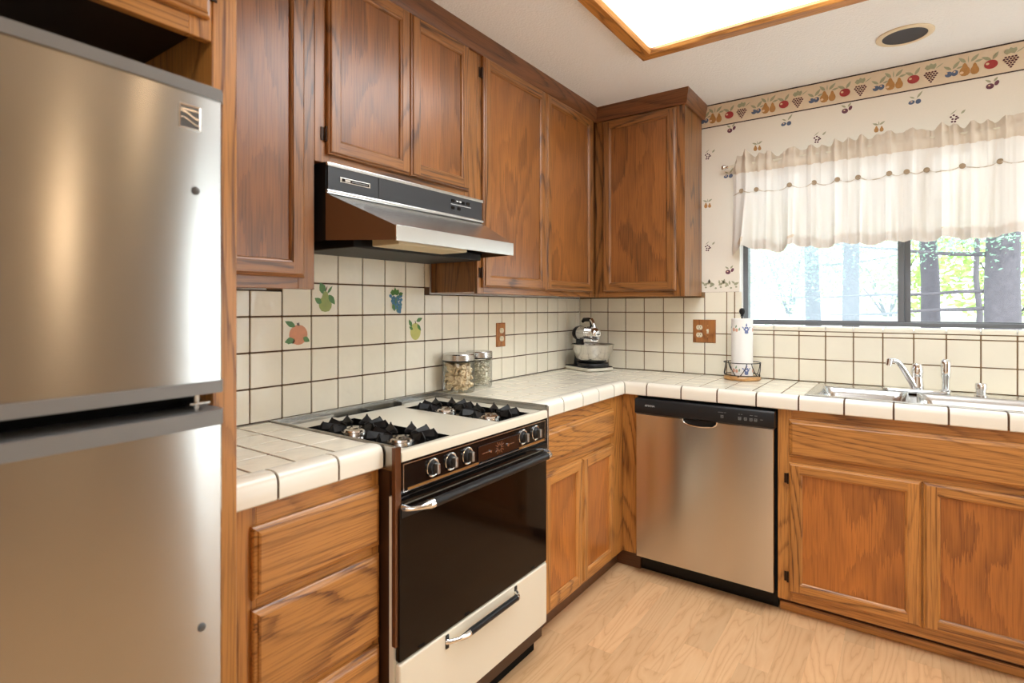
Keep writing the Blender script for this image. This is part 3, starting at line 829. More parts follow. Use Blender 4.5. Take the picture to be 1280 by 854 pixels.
# ---------------------------------------------------------------- countertops
def top_tiles(mb, x0, x1, y0, y1, hole=None, ox=.0, oy=.0):
    """field tiles as raised slabs on a grout bed, clipped to a rectangle"""
    g = GAP/2; i0 = math.floor((x0-ox)/PIT); 
    x = ox+PIT*i0
    while x < x1-1e-6:
        j = math.floor((y0-oy)/PIT); y = oy+PIT*j
        while y < y1-1e-6:
            a0, a1, b0, b1 = max(x, x0), min(x+PIT, x1), max(y, y0), min(y+PIT, y1)
            if a1-a0 > .012 and b1-b0 > .012 and not (hole and a0 >= hole[0]-.003 and a1 <= hole[1]+.003 and b0 >= hole[2]-.003 and b1 <= hole[3]+.003):
                mb.box(a0+g+.0006, a1-g-.0006, b0+g+.0006, b1-g-.0006, .913, .921, 0, .0012, 1)
            y += PIT
        x += PIT
CAPX, CAPY = .552, -.582
CAPW = .058
cap_prof = [(-CAPW, .9195), (-CAPW, .9225), (-.045, .9245), (-.024, .9255), (-.013, .9235), (-.0055, .9185), (-.0015, .911), (0, .902), (0, .868), (-.003, .8645), (-.012, .8645), (-.012, .905), (-CAPW+.004, .912)]
def cap_piece(mb, fn, s0, s1, m0=0, m1=0, m=0):
    g = .0032; n = len(cap_prof); vs = []
    for s_, mt, sg in ((s0+g, m0, 1), (s1-g, m1, 1)):
        for h, z in cap_prof: vs.append(fn(h, s_+mt*h, z))
    fs = [(i, (i+1) % n, n+(i+1) % n, n+i) for i in range(n)]+[tuple(range(n-1, -1, -1)), tuple(range(n, 2*n))]
    mb.add(vs, fs, m)
capL = lambda h, s_, z: (CAPX+h, s_, z)
capB = lambda h, s_, z: (s_, CAPY-h, z)
def grout_core(mb, fn, s0, s1, m0=0, m1=0):
    core = [(h*.97-.003 if h > -.05 else h, z-.004 if z > .9 else z+.002) for h, z in cap_prof]
    n = len(core); vs = []
    for s_, mt in ((s0, m0), (s1, m1)):
        for h, z in core: vs.append(fn(h, s_+mt*h, z))
    fs = [(i, (i+1) % n, n+(i+1) % n, n+i) for i in range(n)]+[tuple(range(n-1, -1, -1)), tuple(range(n, 2*n))]
    mb.add(vs, fs, 1)

mb = MB()
mb.box(.005, CAPX-.015, -2.594, -2.160, .867, .9192, 1)
top_tiles(mb, .010, CAPX-CAPW, -2.592, -2.162, None, CAPX-CAPW-5*PIT, -2.3095-.08)
ct = tag(mb.build('tile_countertop', [tile_m, grout_m]), 'short cream tile countertop between the refrigerator panel and the gas range', 'countertop')
mb = MB(); grout_core(mb, capL, -2.592, -2.163)
for a, b in ((-2.592, -2.4749), (-2.4749, -2.3095), (-2.3095, -2.163)): cap_piece(mb, capL, a, b)
mb.build('edge_trim', [tile_edge_m, grout_m], ct)

SX0, SX1, SY0, SY1 = 1.315, 2.16, -.522, -.105     # sink cut-out
CR = 2.75
mb = MB()
mb.box(.005, CAPX-.015, -1.377, CAPY+.05, .867, .9192, 1)
mb.box(.005, SX0+.012, CAPY+.05, -.005, .867, .9192, 1); mb.box(CAPX-.02, SX0+.012, CAPY+.015, CAPY+.05, .867, .9192, 1)
mb.box(SX0+.012, SX1-.012, CAPY+.015, SY0+.012, .867, .9192, 1); mb.box(SX0+.012, SX1-.012, SY1-.012, -.005, .867, .9192, 1); mb.box(SX1-.012, CR, CAPY+.015, -.005, .867, .9192, 1)
top_tiles(mb, .010, CAPX-CAPW, -1.377, CAPY+CAPW, None, CAPX-CAPW-5*PIT, .0856)
top_tiles(mb, .010, SX0, CAPY+CAPW, -.010, None, .0856, CAPY+CAPW)
top_tiles(mb, SX0, SX1, SY1, -.010, None, .0856, SY1)
top_tiles(mb, SX1, CR, CAPY+CAPW, -.010, None, .0856, CAPY+CAPW)
ct = tag(mb.build('tile_countertop', [tile_m, grout_m]), 'long L-shaped cream tile countertop holding the mixer, jars and sink', 'countertop')
mb = MB(); grout_core(mb, capL, -1.377, CAPY, 0, -1); grout_core(mb, capB, CAPX, CR, 1, 0)
jl = [-1.377, -1.190, -1.0226, -.8671, -.7036, CAPY]
for i in range(5): cap_piece(mb, capL, jl[i], jl[i+1], 0, -1 if i == 4 else 0)
jb = [CAPX, .661, .8242, .9826, 1.1424, 1.302, 1.46, 1.6176, 1.7779, 1.9364, 2.095, 2.254, 2.413, 2.572, CR]
for i in range(len(jb)-1): cap_piece(mb, capB, jb[i], jb[i+1], 1 if i == 0 else 0, 0)
mb.build('edge_trim', [tile_edge_m, grout_m], ct)

# ---------------------------------------------------------------- base cabinets
BF, BB = .530, -.555
t = thing('base_cabinet', 'oak three-drawer base cabinet under the short counter left of the range', 'cabinet', (.25, -2.38, 0))
carcass('carcass', t, .0005, BF-.018, -2.594, -2.162, .09, .8655)
mb = MB(); frame_boxes(mb, Lmap(BF), [(-2.594, -2.515, .09, .8655, 0), (-2.185, -2.162, .09, .8655, 0), (-2.515, -2.185, .80, .8655, 1), (-2.515, -2.185, .63, .67, 1), (-2.515, -2.185, .385, .43, 1), (-2.515, -2.185, .09, .16, 1)])
mb.build('face_frame', [wood_z, wood_y], t)
for z0, z1 in ((.6605, .8175), (.4155, .6385), (.14, .3975)): make_drawer_front(t, Lmap(BF), 1, -2.5285, -2.169, z0, z1)
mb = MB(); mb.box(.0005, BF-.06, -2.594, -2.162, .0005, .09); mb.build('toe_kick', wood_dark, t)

t = thing('base_cabinet', 'oak corner base cabinet with one drawer over two doors right of the range', 'cabinet', (.25, -.97, 0))
carcass('carcass', t, .0005, BF-.018, -1.377, -.56, .085, .8655)
mb = MB(); frame_boxes(mb, Lmap(BF), [(-1.377, -1.29, .085, .8655, 0), (-.70, -.555, .085, .8655, 0), (-1.29, -.70, .80, .8655, 1), (-1.29, -.70, .635, .70, 1), (-1.29, -.70, .085, .13, 1), (-1.04, -.985, .13, .635, 0)])
fb = Bmap(BB)
p, q = fb(BF-.0005, .085, -.018), fb(.6075, .8655, 0)
mb.box(p[0], q[0], p[1], q[1], p[2], q[2], 0, .0012, 1)
mb.build('face_frame', [wood_z, wood_y], t)
make_drawer_front(t, Lmap(BF), 1, -1.3325, -.6885, .681, .808)
make_door(t, Lmap(BF), 1, -1.3325, -1.0165, .105, .640)
make_door(t, Lmap(BF), 1, -1.0115, -.6885, .105, .640)
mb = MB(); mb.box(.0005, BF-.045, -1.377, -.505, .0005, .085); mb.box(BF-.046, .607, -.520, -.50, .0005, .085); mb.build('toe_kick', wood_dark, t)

t = thing('base_cabinet', 'oak sink base cabinet with a false drawer front over two doors', 'cabinet', (1.75, -.3, 0))
mb = MB(); mb.box(1.2215, 1.2395, BB+.018, -.004, .09, .8655); mb.box(2.215, 2.235, BB+.018, -.004, .09, .8655); mb.box(1.2395, 2.215, BB+.018, -.004, .09, .108); mb.box(1.2395, 2.215, -.012, -.004, .108, .8655)
mb.box(2.235, CR-.02, BB+.018, -.004, .09, .8655)
mb.build('carcass', wood_z, t)
mb = MB(); frame_boxes(mb, Bmap(BB), [(1.2215, 1.275, .065, .8655, 0), (2.14, CR-.02, .065, .8655, 0), (1.275, 2.14, .80, .8655, 1), (1.275, 2.14, .625, .69, 1), (1.275, 2.14, .065, .135, 1), (1.68, 1.73, .135, .625, 0)])
mb.build('face_frame', [wood_z, wood_x], t)
make_drawer_front(t, Bmap(BB), 0, 1.264, 2.147, .6695, .824, 'false_drawer_front')
make_door(t, Bmap(BB), 0, 1.264, 1.7005, .1055, .6455, -1)
make_door(t, Bmap(BB), 0, 1.7055, 2.147, .1055, .6455, 1)
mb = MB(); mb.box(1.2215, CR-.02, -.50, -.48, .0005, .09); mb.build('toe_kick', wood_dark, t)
mb = MB(); mb.box(1.2215, CR-.02, -.514, -.5005, .0005, .035, 0, .005); mb.build('shoe_moulding', wood_x, t)

# ---------------------------------------------------------------- dishwasher
t = thing('dishwasher', 'built-in stainless dishwasher with a black control strip under the counter', 'dishwasher', (.915, -.4, 0))
dx0, dx1, dyf = .6095, 1.2185, -.590
mb = MB(); mb.box(dx0+.001, dx1-.001, -.545, -.02, .09, .862); mb.build('tub', black_matte, t)
mb = MB()     # steel door with a pocket notch at the top middle
px0, px1 = .835, .985
n = 14
outline = [(dx0+.002, .092), (dx1-.007, .092), (dx1-.007, .780), (px1, .780)]
for k in range(1, n): 
    a = PI*k/n
    outline.append(((px0+px1)/2+(px1-px0)/2*math.cos(a), .780-.028*math.sin(a)**.6))
outline += [(px0, .780), (dx0+.002, .780)]
mb.prism(outline, lambda a, b, d: (a, d, b), dyf, -.546)
dd = mb.build('door', steel_dish, t, smooth=0)
bm_ = dd.modifiers.new('edge', 'BEVEL'); bm_.width = .004; bm_.segments = 2; bm_.limit_method = 'ANGLE'
mb = MB(); mb.box(px0+.005, px1-.005, -.575, -.560, .745, .79, 0); 
pts = [((px0+px1)/2+(px1-px0)/2*math.cos(PI*k/16), -.591, .7815-.031*math.sin(PI*k/16)**.6) for k in range(17)]
mb.tube(pts, .0032, 8, 1)
mb.build('pocket_handle', [black_satin, chrome], dd)
mb = MB()
cp = [(-.546, .7805), (-.594, .7805), (-.602, .786), (-.604, .80), (-.601, .845), (-.594, .853), (-.546, .855)]
mb.prism(cp, lambda a, b, d: (d, a, b), dx0+.002, dx1-.003)
cs = mb.build('control_strip', black_satin, t, smooth=40)
stripf = lambda u0, v0: (lambda u, v: (u0+u, -.6042+(v0+v-.80)*.0667-.0006, v0+v))
tm = text_mb('AMANA', .0135, stripf(.685, .8225)); tm.build('lettering', white_print, cs, smooth=0)
def mark(mb, x, z, w, h):
    f = stripf(x, z); mb.poly([f(-w/2, -h/2), f(w/2, -h/2), f(w/2, h/2), f(-w/2, h/2)])
for x in (1.010, 1.082, 1.105, 1.127, 1.145):
    mb = MB()
    for dz in (-.006, -.001, .004): mark(mb, x, .812+dz, .0095, .0020)
    mark(mb, x-.005, .812, .0014, .012); mark(mb, x+.005, .812, .0014, .012)
    mb.build('control_button', grey_print, cs, smooth=0)
for x, w in ((1.004, .022), (1.022, .008), (1.080, .006), (1.090, .006), (1.128, .012), (1.146, .012), (1.168, .010)):
    mb = MB(); mark(mb, x, .829 if w != .010 else .815, w, .0018); mb.build('print_mark', grey_print, cs, smooth=0)
mb = MB(); mb.box(dx0+.002, dx1-.002, -.512, -.495, .004, .090); mb.build('toe_kick', black_gloss, t)

# ---------------------------------------------------------------- gas range
t = thing('gas_range', 'cream gas range with a black glass oven door under the hood', 'range', (.3, -1.77, 0))
ry0, ry1, rf = -2.158, -1.3815, .585
mb = MB(); mb.box(.02, rf-.02, ry0+.003, ry1-.003, .06, .862); mb.build('body', range_side, t)
mb = MB(); mb.box(rf-.02, rf-.004, ry0+.001, ry1-.001, .12, .79); mb.build('front_frame', cream_enamel, t)
mb = MB()   # cream cooktop with two burner wells, front edge raised and rolled
wl = [(-2.092, -1.900), (-1.650, -1.455)]; wx0, wx1 = .118, .556
cz0, cz1 = .868, .903
mb.box(.066, wx0, ry0+.004, ry1-.004, cz0, cz1); mb.box(.048, .066, ry0+.004, -1.93, cz0, cz1); mb.box(.048, .066, -1.60, ry1-.004, cz0, cz1)
for a, b in ((ry0+.004, wl[0][0]), (wl[0][1], wl[1][0]), (wl[1][1], ry1-.004)): mb.box(wx0, wx1, a, b, cz0, cz1)
mb.prism([(wx1, cz0), (wx1, cz1), (wx1+.012, cz1), (wx1+.020, .908), (.588, .908), (.592, .905), (.5935, .898), (.5935, .881), (.59, .879), (.57, .879), (.57, cz0)], lambda a, b, d: (a, d, b), ry0+.020, ry1-.010)
mb.build('cooktop', cream_enamel, t, smooth=40)
mb = MB()   # stainless surround
mb.box(.0095, .022, ry0, ry1, .86, .924, 0, .002); mb.box(.022, .048, ry0, -1.93, .86, .912, 0, .002); mb.box(.022, .048, -1.60, ry1, .86, .912, 0, .002)
mb.box(.022, .066, -1.763, -1.757, .886, .903, 0)
mb.box(.0095, rf+.003, ry0-.0035, ry0+.0005, .86, .924, 0, .001); mb.box(.0095, rf+.003, ry1-.0005, ry1+.0035, .86, .924, 0, .001)
mb.box(.0095, rf+.003, ry0-.0035, ry0+.004, .9215, .9255, 0, .0015); mb.box(.0095, rf+.003, ry1-.004, ry1+.0035, .9215, .9255, 0, .0015)
mb.box(rf-.006, rf+.008, ry0-.004, ry0+.018, .40, .9225, 1, .002); mb.box(rf-.006, rf+.008, ry1-.008, ry1+.003, .76, .9225, 0, .002)
mb.build('steel_surround', [trim_steel, post_brown], t)
mb = MB(); mb.box(.0225, .0655, -1.929, -1.601, .868, .886); mb.build('vent_slot', black_matte, t)
for w0, w1 in wl:
    mb = MB(); mb.box(wx0, wx1, w0, w1, .866, .874)
    for a, b, c_, d in ((wx0, wx0+.002, w0, w1), (wx1-.002, wx1, w0, w1), (wx0+.002, wx1-.002, w0, w0+.002), (wx0+.002, wx1-.002, w1-.002, w1)): mb.box(a, b, c_, d, .874, .9035)
    pan = mb.build('drip_pan', black_matte, t)
    yc = (w0+w1)/2
    for xc in (.235, .445):
        bmh = MB()
        bmh.lathe([(.060, .874), (.060, .877), (.048, .877), (.043, .879), (.040, .890), (.043, .894), (.041, .899), (.030, .902), (.025, .900), (.015, .900), (.011, .903), (.0001, .904)], (xc, yc, 0), 'z', 28)
        bmh.build('burner', chrome_soft, t)
        g = MB()
        for k in range(8):
            a = math.radians(-45+44+272*k/7)
            ca, sa = math.cos(a), math.sin(a)
            lim = .092/max(abs(ca), abs(sa))
            R1 = min(lim+.006, .108); w_ = .0020
            pts = [(R1, .876), (R1+.003, .910), (R1-.010, .928), (R1-.026, .914), (.048, .915), (.034, .910), (.034, .905), (.050, .902), (R1-.026, .898), (R1-.014, .876)]
            g.prism(pts, lambda r_, z_, d, ca=ca, sa=sa: (xc+r_*ca-d*sa, yc+r_*sa+d*ca, z_), -w_, w_)
            tent = [(R1-.004, .932), (R1-.040, .921)]
            for sg in (-1, 1):      # sloping cast shoulders either side of each fin
                g.add([(xc+(R1-.010)*ca, yc+(R1-.010)*sa, .926), (xc+.046*ca, yc+.046*sa, .9145), (xc+(R1-.032)*math.cos(a+sg*.20), yc+(R1-.032)*math.sin(a+sg*.20), .905), (xc+(R1-.004)*math.cos(a+sg*.16), yc+(R1-.004)*math.sin(a+sg*.16), .906)], [(0, 1, 2, 3)])
        ringp = [(xc+.094*math.cos(2*PI*k/32)/max(abs(math.cos(2*PI*k/32)), abs(math.sin(2*PI*k/32)))**.6, yc+.088*math.sin(2*PI*k/32)/max(abs(math.cos(2*PI*k/32)), abs(math.sin(2*PI*k/32)))**.6, .8785) for k in range(32)]
        g.tube(ringp, .0035, 6, closed=True)
        g.build('grate', black_iron, t, smooth=0)
# control panel
mb = MB()
mb.box(rf-.02, rf+.002, ry0+.020, ry1-.010, .790, .880, 0, .003)
mb.ring(Lmap(rf+.002), ry0+.030, ry1-.016, .797, .872, [(0, 0), (0, .0015), (.002, .0015), (.002, 0)], 1, 1)
mb.box(rf+.002, rf+.0035, ry0+.048, -1.80, .799, .8055, 2); mb.box(rf+.002, rf+.0035, -1.57, ry1-.024, .799, .8055, 2)
mb.box(rf-.02, rf+.006, ry0+.015, ry1-.005, .766, .789, 0, .004)
cpn = mb.build('control_panel', [black_gloss, chrome_soft, gold_m], t)
mb = MB(); mb.box(rf+.002, rf+.005, -1.803, -1.574, .8055, .8535, 0, .001)
cy_, cz_ = -1.690, .830
for k in range(12):
    a = 2*PI*k/12; r0, r1 = .010, (.027 if k % 3 else .021)
    mb.box(rf+.005, rf+.0054, cy_+r0*math.cos(a)-.0008, cy_+r0*math.cos(a)+.0008, cz_+r0*math.sin(a)-.0008, cz_+r0*math.sin(a)+.0008, 1)
    mb.prism([(cy_+r0*math.cos(a+.12), cz_+r0*math.sin(a+.12)*.8), (cy_+r1*math.cos(a+.03), cz_+r1*math.sin(a+.03)*.8), (cy_+r1*math.cos(a-.03), cz_+r1*math.sin(a-.03)*.8), (cy_+r0*math.cos(a-.12), cz_+r0*math.sin(a-.12)*.8)], Lmap(rf), .005, .0056, 1)
mb.lathe([(.0001, .009), (.004, .009), (.004, .005)], (rf, -1.742, .828), 'x', 12, 1); mb.lathe([(.0001, .009), (.005, .009), (.005, .005)], (rf, -1.645, .830), 'x', 12, 1)
mb.box(rf+.005, rf+.0056, -1.785, -1.745, .8272, .8288, 1); mb.box(rf+.005, rf+.0056, -1.64, -1.605, .8292, .8308, 1)
mb.build('clock', [clock_m, chrome_soft], cpn)
for y in (-2.0122, -1.934, -1.8555, -1.5487, -1.4646):
    z = .8375
    mb = MB()
    mb.lathe([(.0262, .002), (.0262, .0055), (.0245, .0065), (.0215, .0055), (.0215, .003)], (rf, y, z), 'x', 30, 0)
    mb.lathe([(.021, .003), (.0195, .010), (.017, .014), (.0001, .0145)], (rf, y, z), 'x', 26, 1)
    mb.box(rf+.012, rf+.028, y-.0062, y+.0062, z-.0150, z+.0150, 2, .003)
    mb.box(rf+.028, rf+.0284, y-.0008, y+.0008, z+.002, z+.012, 0)
    mb.build('knob', [chrome, black_satin, knob_grey], cpn)
# oven door
mb = MB(); mb.box(rf-.003, rf+.014, ry0+.006, ry1-.026+.003, .358, .762, 0, .004)
mb.box(rf+.0135, rf+.016, ry0+.012, ry1-.030, .735, .758, 1, .001)
od = mb.build('oven_door', [oven_glass, black_satin], t)
mb = MB()
hz = .7635; hxx = .640
mb.tube([(hxx, -2.068, hz), (hxx, -1.475, hz)], .0125, 16, 0)
for y0, y1, yb in ((-2.068, -2.136, -2.136), (-1.475, -1.410, -1.410)):
    d = (y1-y0)
    mb.tube([(hxx, y0, hz), (hxx, y0+d*.25, hz), (hxx-.004, y0+d*.6, hz-.001), (hxx-.018, y0+d*.92, hz-.002), (rf+.010, y1, hz-.003)], [.0135, .0120, .0062, .0058, .0105], 14, 1)
mb.build('handle', [black_satin, chrome], od)
for y, z in ((-2.07, .3655), (-1.87, .3655), (-1.50, .3655)):
    mb = MB(); mb.box(rf+.0135, rf+.0155, y-.012, y+.012, z, z+.005, 0, .001); mb.build('bottom_clip', black_matte, od)
# storage drawer
mb = MB(); mb.box(rf-.003, rf+.015, ry0+.006, ry1-.023, .132, .353, 0, .006, 3)
sd = mb.build('storage_drawer', cream_enamel, t)
mb = MB(); dz = .326; hx2 = .622
mb.tube([(hx2, -1.890, dz), (hx2, -1.640, dz)], .0105, 14, 0)
for y0, y1 in ((-1.890, -1.965), (-1.640, -1.612)):
    d = y1-y0
    mb.tube([(hx2, y0, dz), (hx2, y0+d*.2, dz), (hx2-.003, y0+d*.6, dz+.001), (rf+.022, y0+d*.95, dz+.002), (rf+.014, y1, dz+.002)], [.0115, .0105, .006, .007, .009], 12, 1)
    mb.box(rf+.0145, rf+.0185, y1-.007, y1+.007, dz-.018, dz+.022, 0, .002)
mb.build('handle', [black_satin, chrome], sd)
mb = MB(); mb.box(.04, rf-.05, ry0+.01, ry1-.01, .0005, .06); mb.build('kick_base', black_matte, t)

# ---------------------------------------------------------------- refrigerator
t = thing('refrigerator', 'top-freezer stainless steel refrigerator at the left in front of the counter', 'refrigerator', (.4, -3.08, 0))
fx, fyr, fyl = .770, -2.712, -3.462
mb = MB(); mb.box(.05, .695, fyl+.006, fyr-.006, .03, 1.63, 0, .004); mb.build('cabinet_body', grey_trim, t)
def bow(y):           # the door face bows outward slightly
    u = (y-(fyl+fyr)/2)/((fyr-fyl)/2)
    return fx+.014*(1-u*u)
def bowed(mb, z0, z1, m, grow=0.0):
    n = 28; edge = .012; pts = []
    for k in range(n+1):
        y = fyl+(fyr-fyl)*k/n; x = bow(y)+grow
        pts.append((x, y))
    pts[0] = (pts[0][0]-edge, pts[0][1]); pts[-1] = (pts[-1][0]-edge, pts[-1][1])
    pts.insert(1, (bow(fyl)+grow, fyl+edge*.7)); pts.insert(-1, (bow(fyr)+grow, fyr-edge*.7))
    pts.sort(key=lambda q: q[1])
    poly = pts+[(.702, fyr), (.702, fyl)]
    mb.prism(poly, lambda a, b, d: (a, b, d), z0, z1, m)
mb = MB(); bowed(mb, 1.172, 1.622, 0); fd = mb.build('freezer_door', steel_fridge, t, smooth=30)
for z0, z1 in ((1.622, 1.640), (1.153, 1.172)):
    mb = MB(); bowed(mb, z0, z1, 0, .004); mb.build('door_cap', grey_trim, fd, smooth=30)
mb = MB(); bowed(mb, .075, 1.101, 0); rd = mb.build('fridge_door', steel_fridge, t, smooth=30)
for z0, z1 in ((1.101, 1.125), (.055, .075)):
    mb = MB(); bowed(mb, z0, z1, 0, .004); mb.build('door_cap', grey_trim, rd, smooth=30)
by = -2.771; bz = 1.583; bx = bow(by)
mb = MB(); bad = lambda a, b, h: (bx+h-(a-by)*.06*0, a, b)
mb.ring(bad, by-.017, by+.017, bz-.019, bz+.019, [(0, -.002), (0, .0025), (.002, .003), (.003, .002)], 0, 0, 1)
def wave(dz, th):
    pts = [(by-.0145+.029*k/12, bz+dz+.0045*math.sin((k/12-.5)*PI*1.25)*-1) for k in range(13)]
    return pts+[(a, b-th) for a, b in reversed(pts)]
mb.prism(wave(.004, .0028), bad, .002, .0028, 0); mb.prism(wave(-.006, .0018), bad, .002, .0028, 0)
mb.box(bx+.002, bx+.0028, by-.0145, by+.0145, bz+.009, bz+.0115, 0)
mb.build('badge', [chrome_soft, grey_dark], fd, smooth=0)
for y, z, par in ((-2.762, 1.471, fd), (-2.752, .787, rd)):
    mb = MB(); mb.lathe([(.0065, -.004), (.0065, .001), (.0055, .0025), (.003, .0035), (.0001, .0038)], (bow(y), y, z), 'x', 18); mb.build('screw_cap', grey_dark, par)
mb = MB(); mb.box(.70, .745, fyr-.045, fyr-.012, 1.132, 1.136, 0, .001); mb.tube([(.735, fyr-.03, 1.125), (.735, fyr-.03, 1.153)], .005, 10)
mb.build('centre_hinge', chrome_soft, t)
mb = MB(); mb.box(.66, .755, fyr-.06, fyr-.012, 1.640, 1.650, 0, .003); mb.build('top_hinge', chrome_soft, t)
mb = MB(); mb.box(.69, .705, fyl+.01, fyr-.01, 1.118, 1.16); mb.build('gasket', black_matte, t)
mb = MB(); mb.box(.10, .70, fyl+.03, fyr-.03, .0005, .06); mb.build('kick_grille', black_matte, t)

# ---------------------------------------------------------------- sink, faucet
t = thing('kitchen_sink', 'double-bowl stainless steel sink set in the tile counter under the window', 'sink', (1.74, -.3, .9))
sx0, sx1, sy0, sy1 = SX0+.004, SX1-.004, SY0+.004, SY1-.004
mb = MB()
bowls = [(sx0+.030, 1.662, sy0+.022, -.190), (1.690, sx1-.030, sy0+.022, -.190)]
zr = .9265
def rrect(x0, x1, y0, y1, r, n=5):
    out = []
    for cx_, cy_, a0 in ((x1-r, y1-r, 0), (x0+r, y1-r, PI/2), (x0+r, y0+r, PI), (x1-r, y0+r, 3*PI/2)):
        for k in range(n+1):
            a = a0+PI/2*k/n; out.append((cx_+r*math.cos(a), cy_+r*math.sin(a)))
    return out
# rim sheet as strips around the bowls
for a, b, c_, d in ((sx0, sx1, sy0, sy0+.022), (sx0, sx1, -.190, sy1), (sx0, sx0+.030, sy0+.022, -.190), (sx1-.030, sx1, sy0+.022, -.190)):
    mb.box(a, b, c_, d, zr-.0035, zr)
mb.box(1.662, 1.690, sy0+.022, -.190, zr-.022, zr-.012)
for x0, x1, y0, y1 in bowls:
    secs = []
    for ins, z, r in ((0, zr, .012), (.006, zr-.008, .03), (.012, zr-.03, .045), (.02, zr-.15, .05), (.04, zr-.172, .05), (.12, zr-.178, .05)):
        secs.append([(a, b, z) for a, b in rrect(x0+ins, x1-ins, y0+ins, y1-ins, r)])
    n = len(secs[0]); vs = [v for s_ in secs for v in s_]
    fs = [(i*n+k, i*n+(k+1) % n, (i+1)*n+(k+1) % n, (i+1)*n+k) for i in range(len(secs)-1) for k in range(n)]+[tuple((len(secs)-1)*n+k for k in range(n))]
    mb.add(vs, fs)
mb.build('basin', sink_steel, t, smooth=50, weld=False)
for x in (1.5, 1.91):
    mb = MB(); mb.lathe([(.04, .7485), (.04, .7505), (.028, .7495), (.0001, .7490)], (x, -.33, 0)); mb.build('drain', chrome, t)

fy = -.148
t = thing('faucet', 'low chrome kitchen faucet with its spout swung left over the sink', 'faucet', (1.69, fy, zr))
mb = MB()
pl = rrect(1.572, 1.805, fy-.026, fy+.026, .024, 6)
mb.prism(pl, lambda a, b, d: (a, b, d), zr+.0003, zr+.011)
pb = mb.build('deck_plate', chrome, t); md = pb.modifiers.new('edge', 'BEVEL'); md.width = .004; md.segments = 3; md.limit_method = 'ANGLE'
mb = MB(); mb.lathe([(.024, zr+.011), (.024, zr+.03), (.021, zr+.055), (.0205, zr+.07), (.023, zr+.085), (.021, zr+.105), (.016, zr+.118), (.008, zr+.122), (.0001, zr+.123)], (1.692, fy, 0)); mb.build('handle', chrome, t)
mb = MB()
pts = [(1.683, fy-.012, zr+.020), (1.668, fy-.020, zr+.052), (1.648, fy-.032, zr+.092), (1.634, fy-.042, zr+.118), (1.622, fy-.052, zr+.131), (1.608, fy-.062, zr+.134), (1.596, fy-.070, zr+.132)]
mb.tube(pts, [.014, .013, .012, .0115, .011, .0105, .0105], 14)
mb.tube([(1.598, fy-.068, zr+.140), (1.594, fy-.071, zr+.112)], .0115, 14)
mb.build('spout', chrome, t)
mb = MB(); mb.lathe([(.019, zr+.0115), (.019, zr+.016), (.013, zr+.020), (.0125, zr+.055), (.0165, zr+.075), (.0175, zr+.125), (.015, zr+.138), (.008, zr+.145), (.0001, zr+.146)], (1.787, fy, 0), seg=24)
tag(mb.build('sink_sprayer', chrome), 'upright chrome side sprayer on the faucet plate right of the faucet', 'sprayer')
mb = MB(); mb.lathe([(.021, zr+.0003), (.021, zr+.004), (.0165, zr+.008), (.0165, zr+.026), (.0185, zr+.028), (.0185, zr+.048), (.016, zr+.052), (.0001, zr+.053)], (1.899, fy+.005, 0), seg=28)
tag(mb.build('air_gap_cap', chrome_soft), 'short chrome air-gap cap on the sink rim right of the sprayer', 'sink fitting')

# ---------------------------------------------------------------- paper towel holder
pcx, pcy, TZ = .985, -.118, .9213
t = thing('paper_towel_holder', 'wire paper towel holder with a round wood base on the counter', 'paper towel holder', (pcx, pcy, TZ))
mb = MB(); mb.lathe([(.080, TZ), (.086, TZ+.004), (.087, TZ+.012), (.083, TZ+.019), (.0001, TZ+.019)], (pcx, pcy, 0), seg=40); mb.build('base', base_wood, t)
mb = MB()
for z, r in ((TZ+.026, .082), (TZ+.088, .086)):
    mb.tube([(pcx+r*math.cos(2*PI*k/36), pcy+r*math.sin(2*PI*k/36), z) for k in range(36)], .0022, 6, closed=True)
for k in range(5):
    a = 2*PI*k/5+.3
    for s_ in (-1, 1):
        pts = []
        for q in range(9):
            u = q/8; aa = a+s_*(.14+.34*u**1.6); z = TZ+.088-.060*u
            pts.append((pcx+.0845*math.cos(aa), pcy+.0845*math.sin(aa), z))
        mb.tube(pts, .0019, 6)
    for s_ in (-.14, .14): mb.tube([(pcx+.0845*math.cos(a+s_), pcy+.0845*math.sin(a+s_), TZ+.088), (pcx+.0845*math.cos(a+s_*.9), pcy+.0845*math.sin(a+s_*.9), TZ+.087)], .0019, 6)
for k in range(4): 
    a = PI/2*k; mb.tube([(pcx+.082*math.cos(a), pcy+.082*math.sin(a), TZ+.016), (pcx+.082*math.cos(a), pcy+.082*math.sin(a), TZ+.027)], .0025, 6)
mb.build('wire_basket', black_iron, t)
mb = MB(); mb.tube([(pcx, pcy, TZ+.018), (pcx, pcy, TZ+.335)], .0045, 10)
mb.lathe([(.0001, 1.262-.02+.000), (.009, 1.243), (.006, 1.249), (.012, 1.258), (.0145, 1.268), (.012, 1.279), (.006, 1.284), (.0001, 1.285)], (pcx, pcy, 0), seg=20)
mb.build('post', black_iron, t)
mb = MB(); R_ = .0505; z0, z1 = TZ+.0195, 1.232
mb.lathe([(.019, z0), (R_-.003, z0), (R_, z0+.003), (R_, z1-.003), (R_-.003, z1), (.019, z1), (.019, z0)], (pcx, pcy, 0), seg=48)
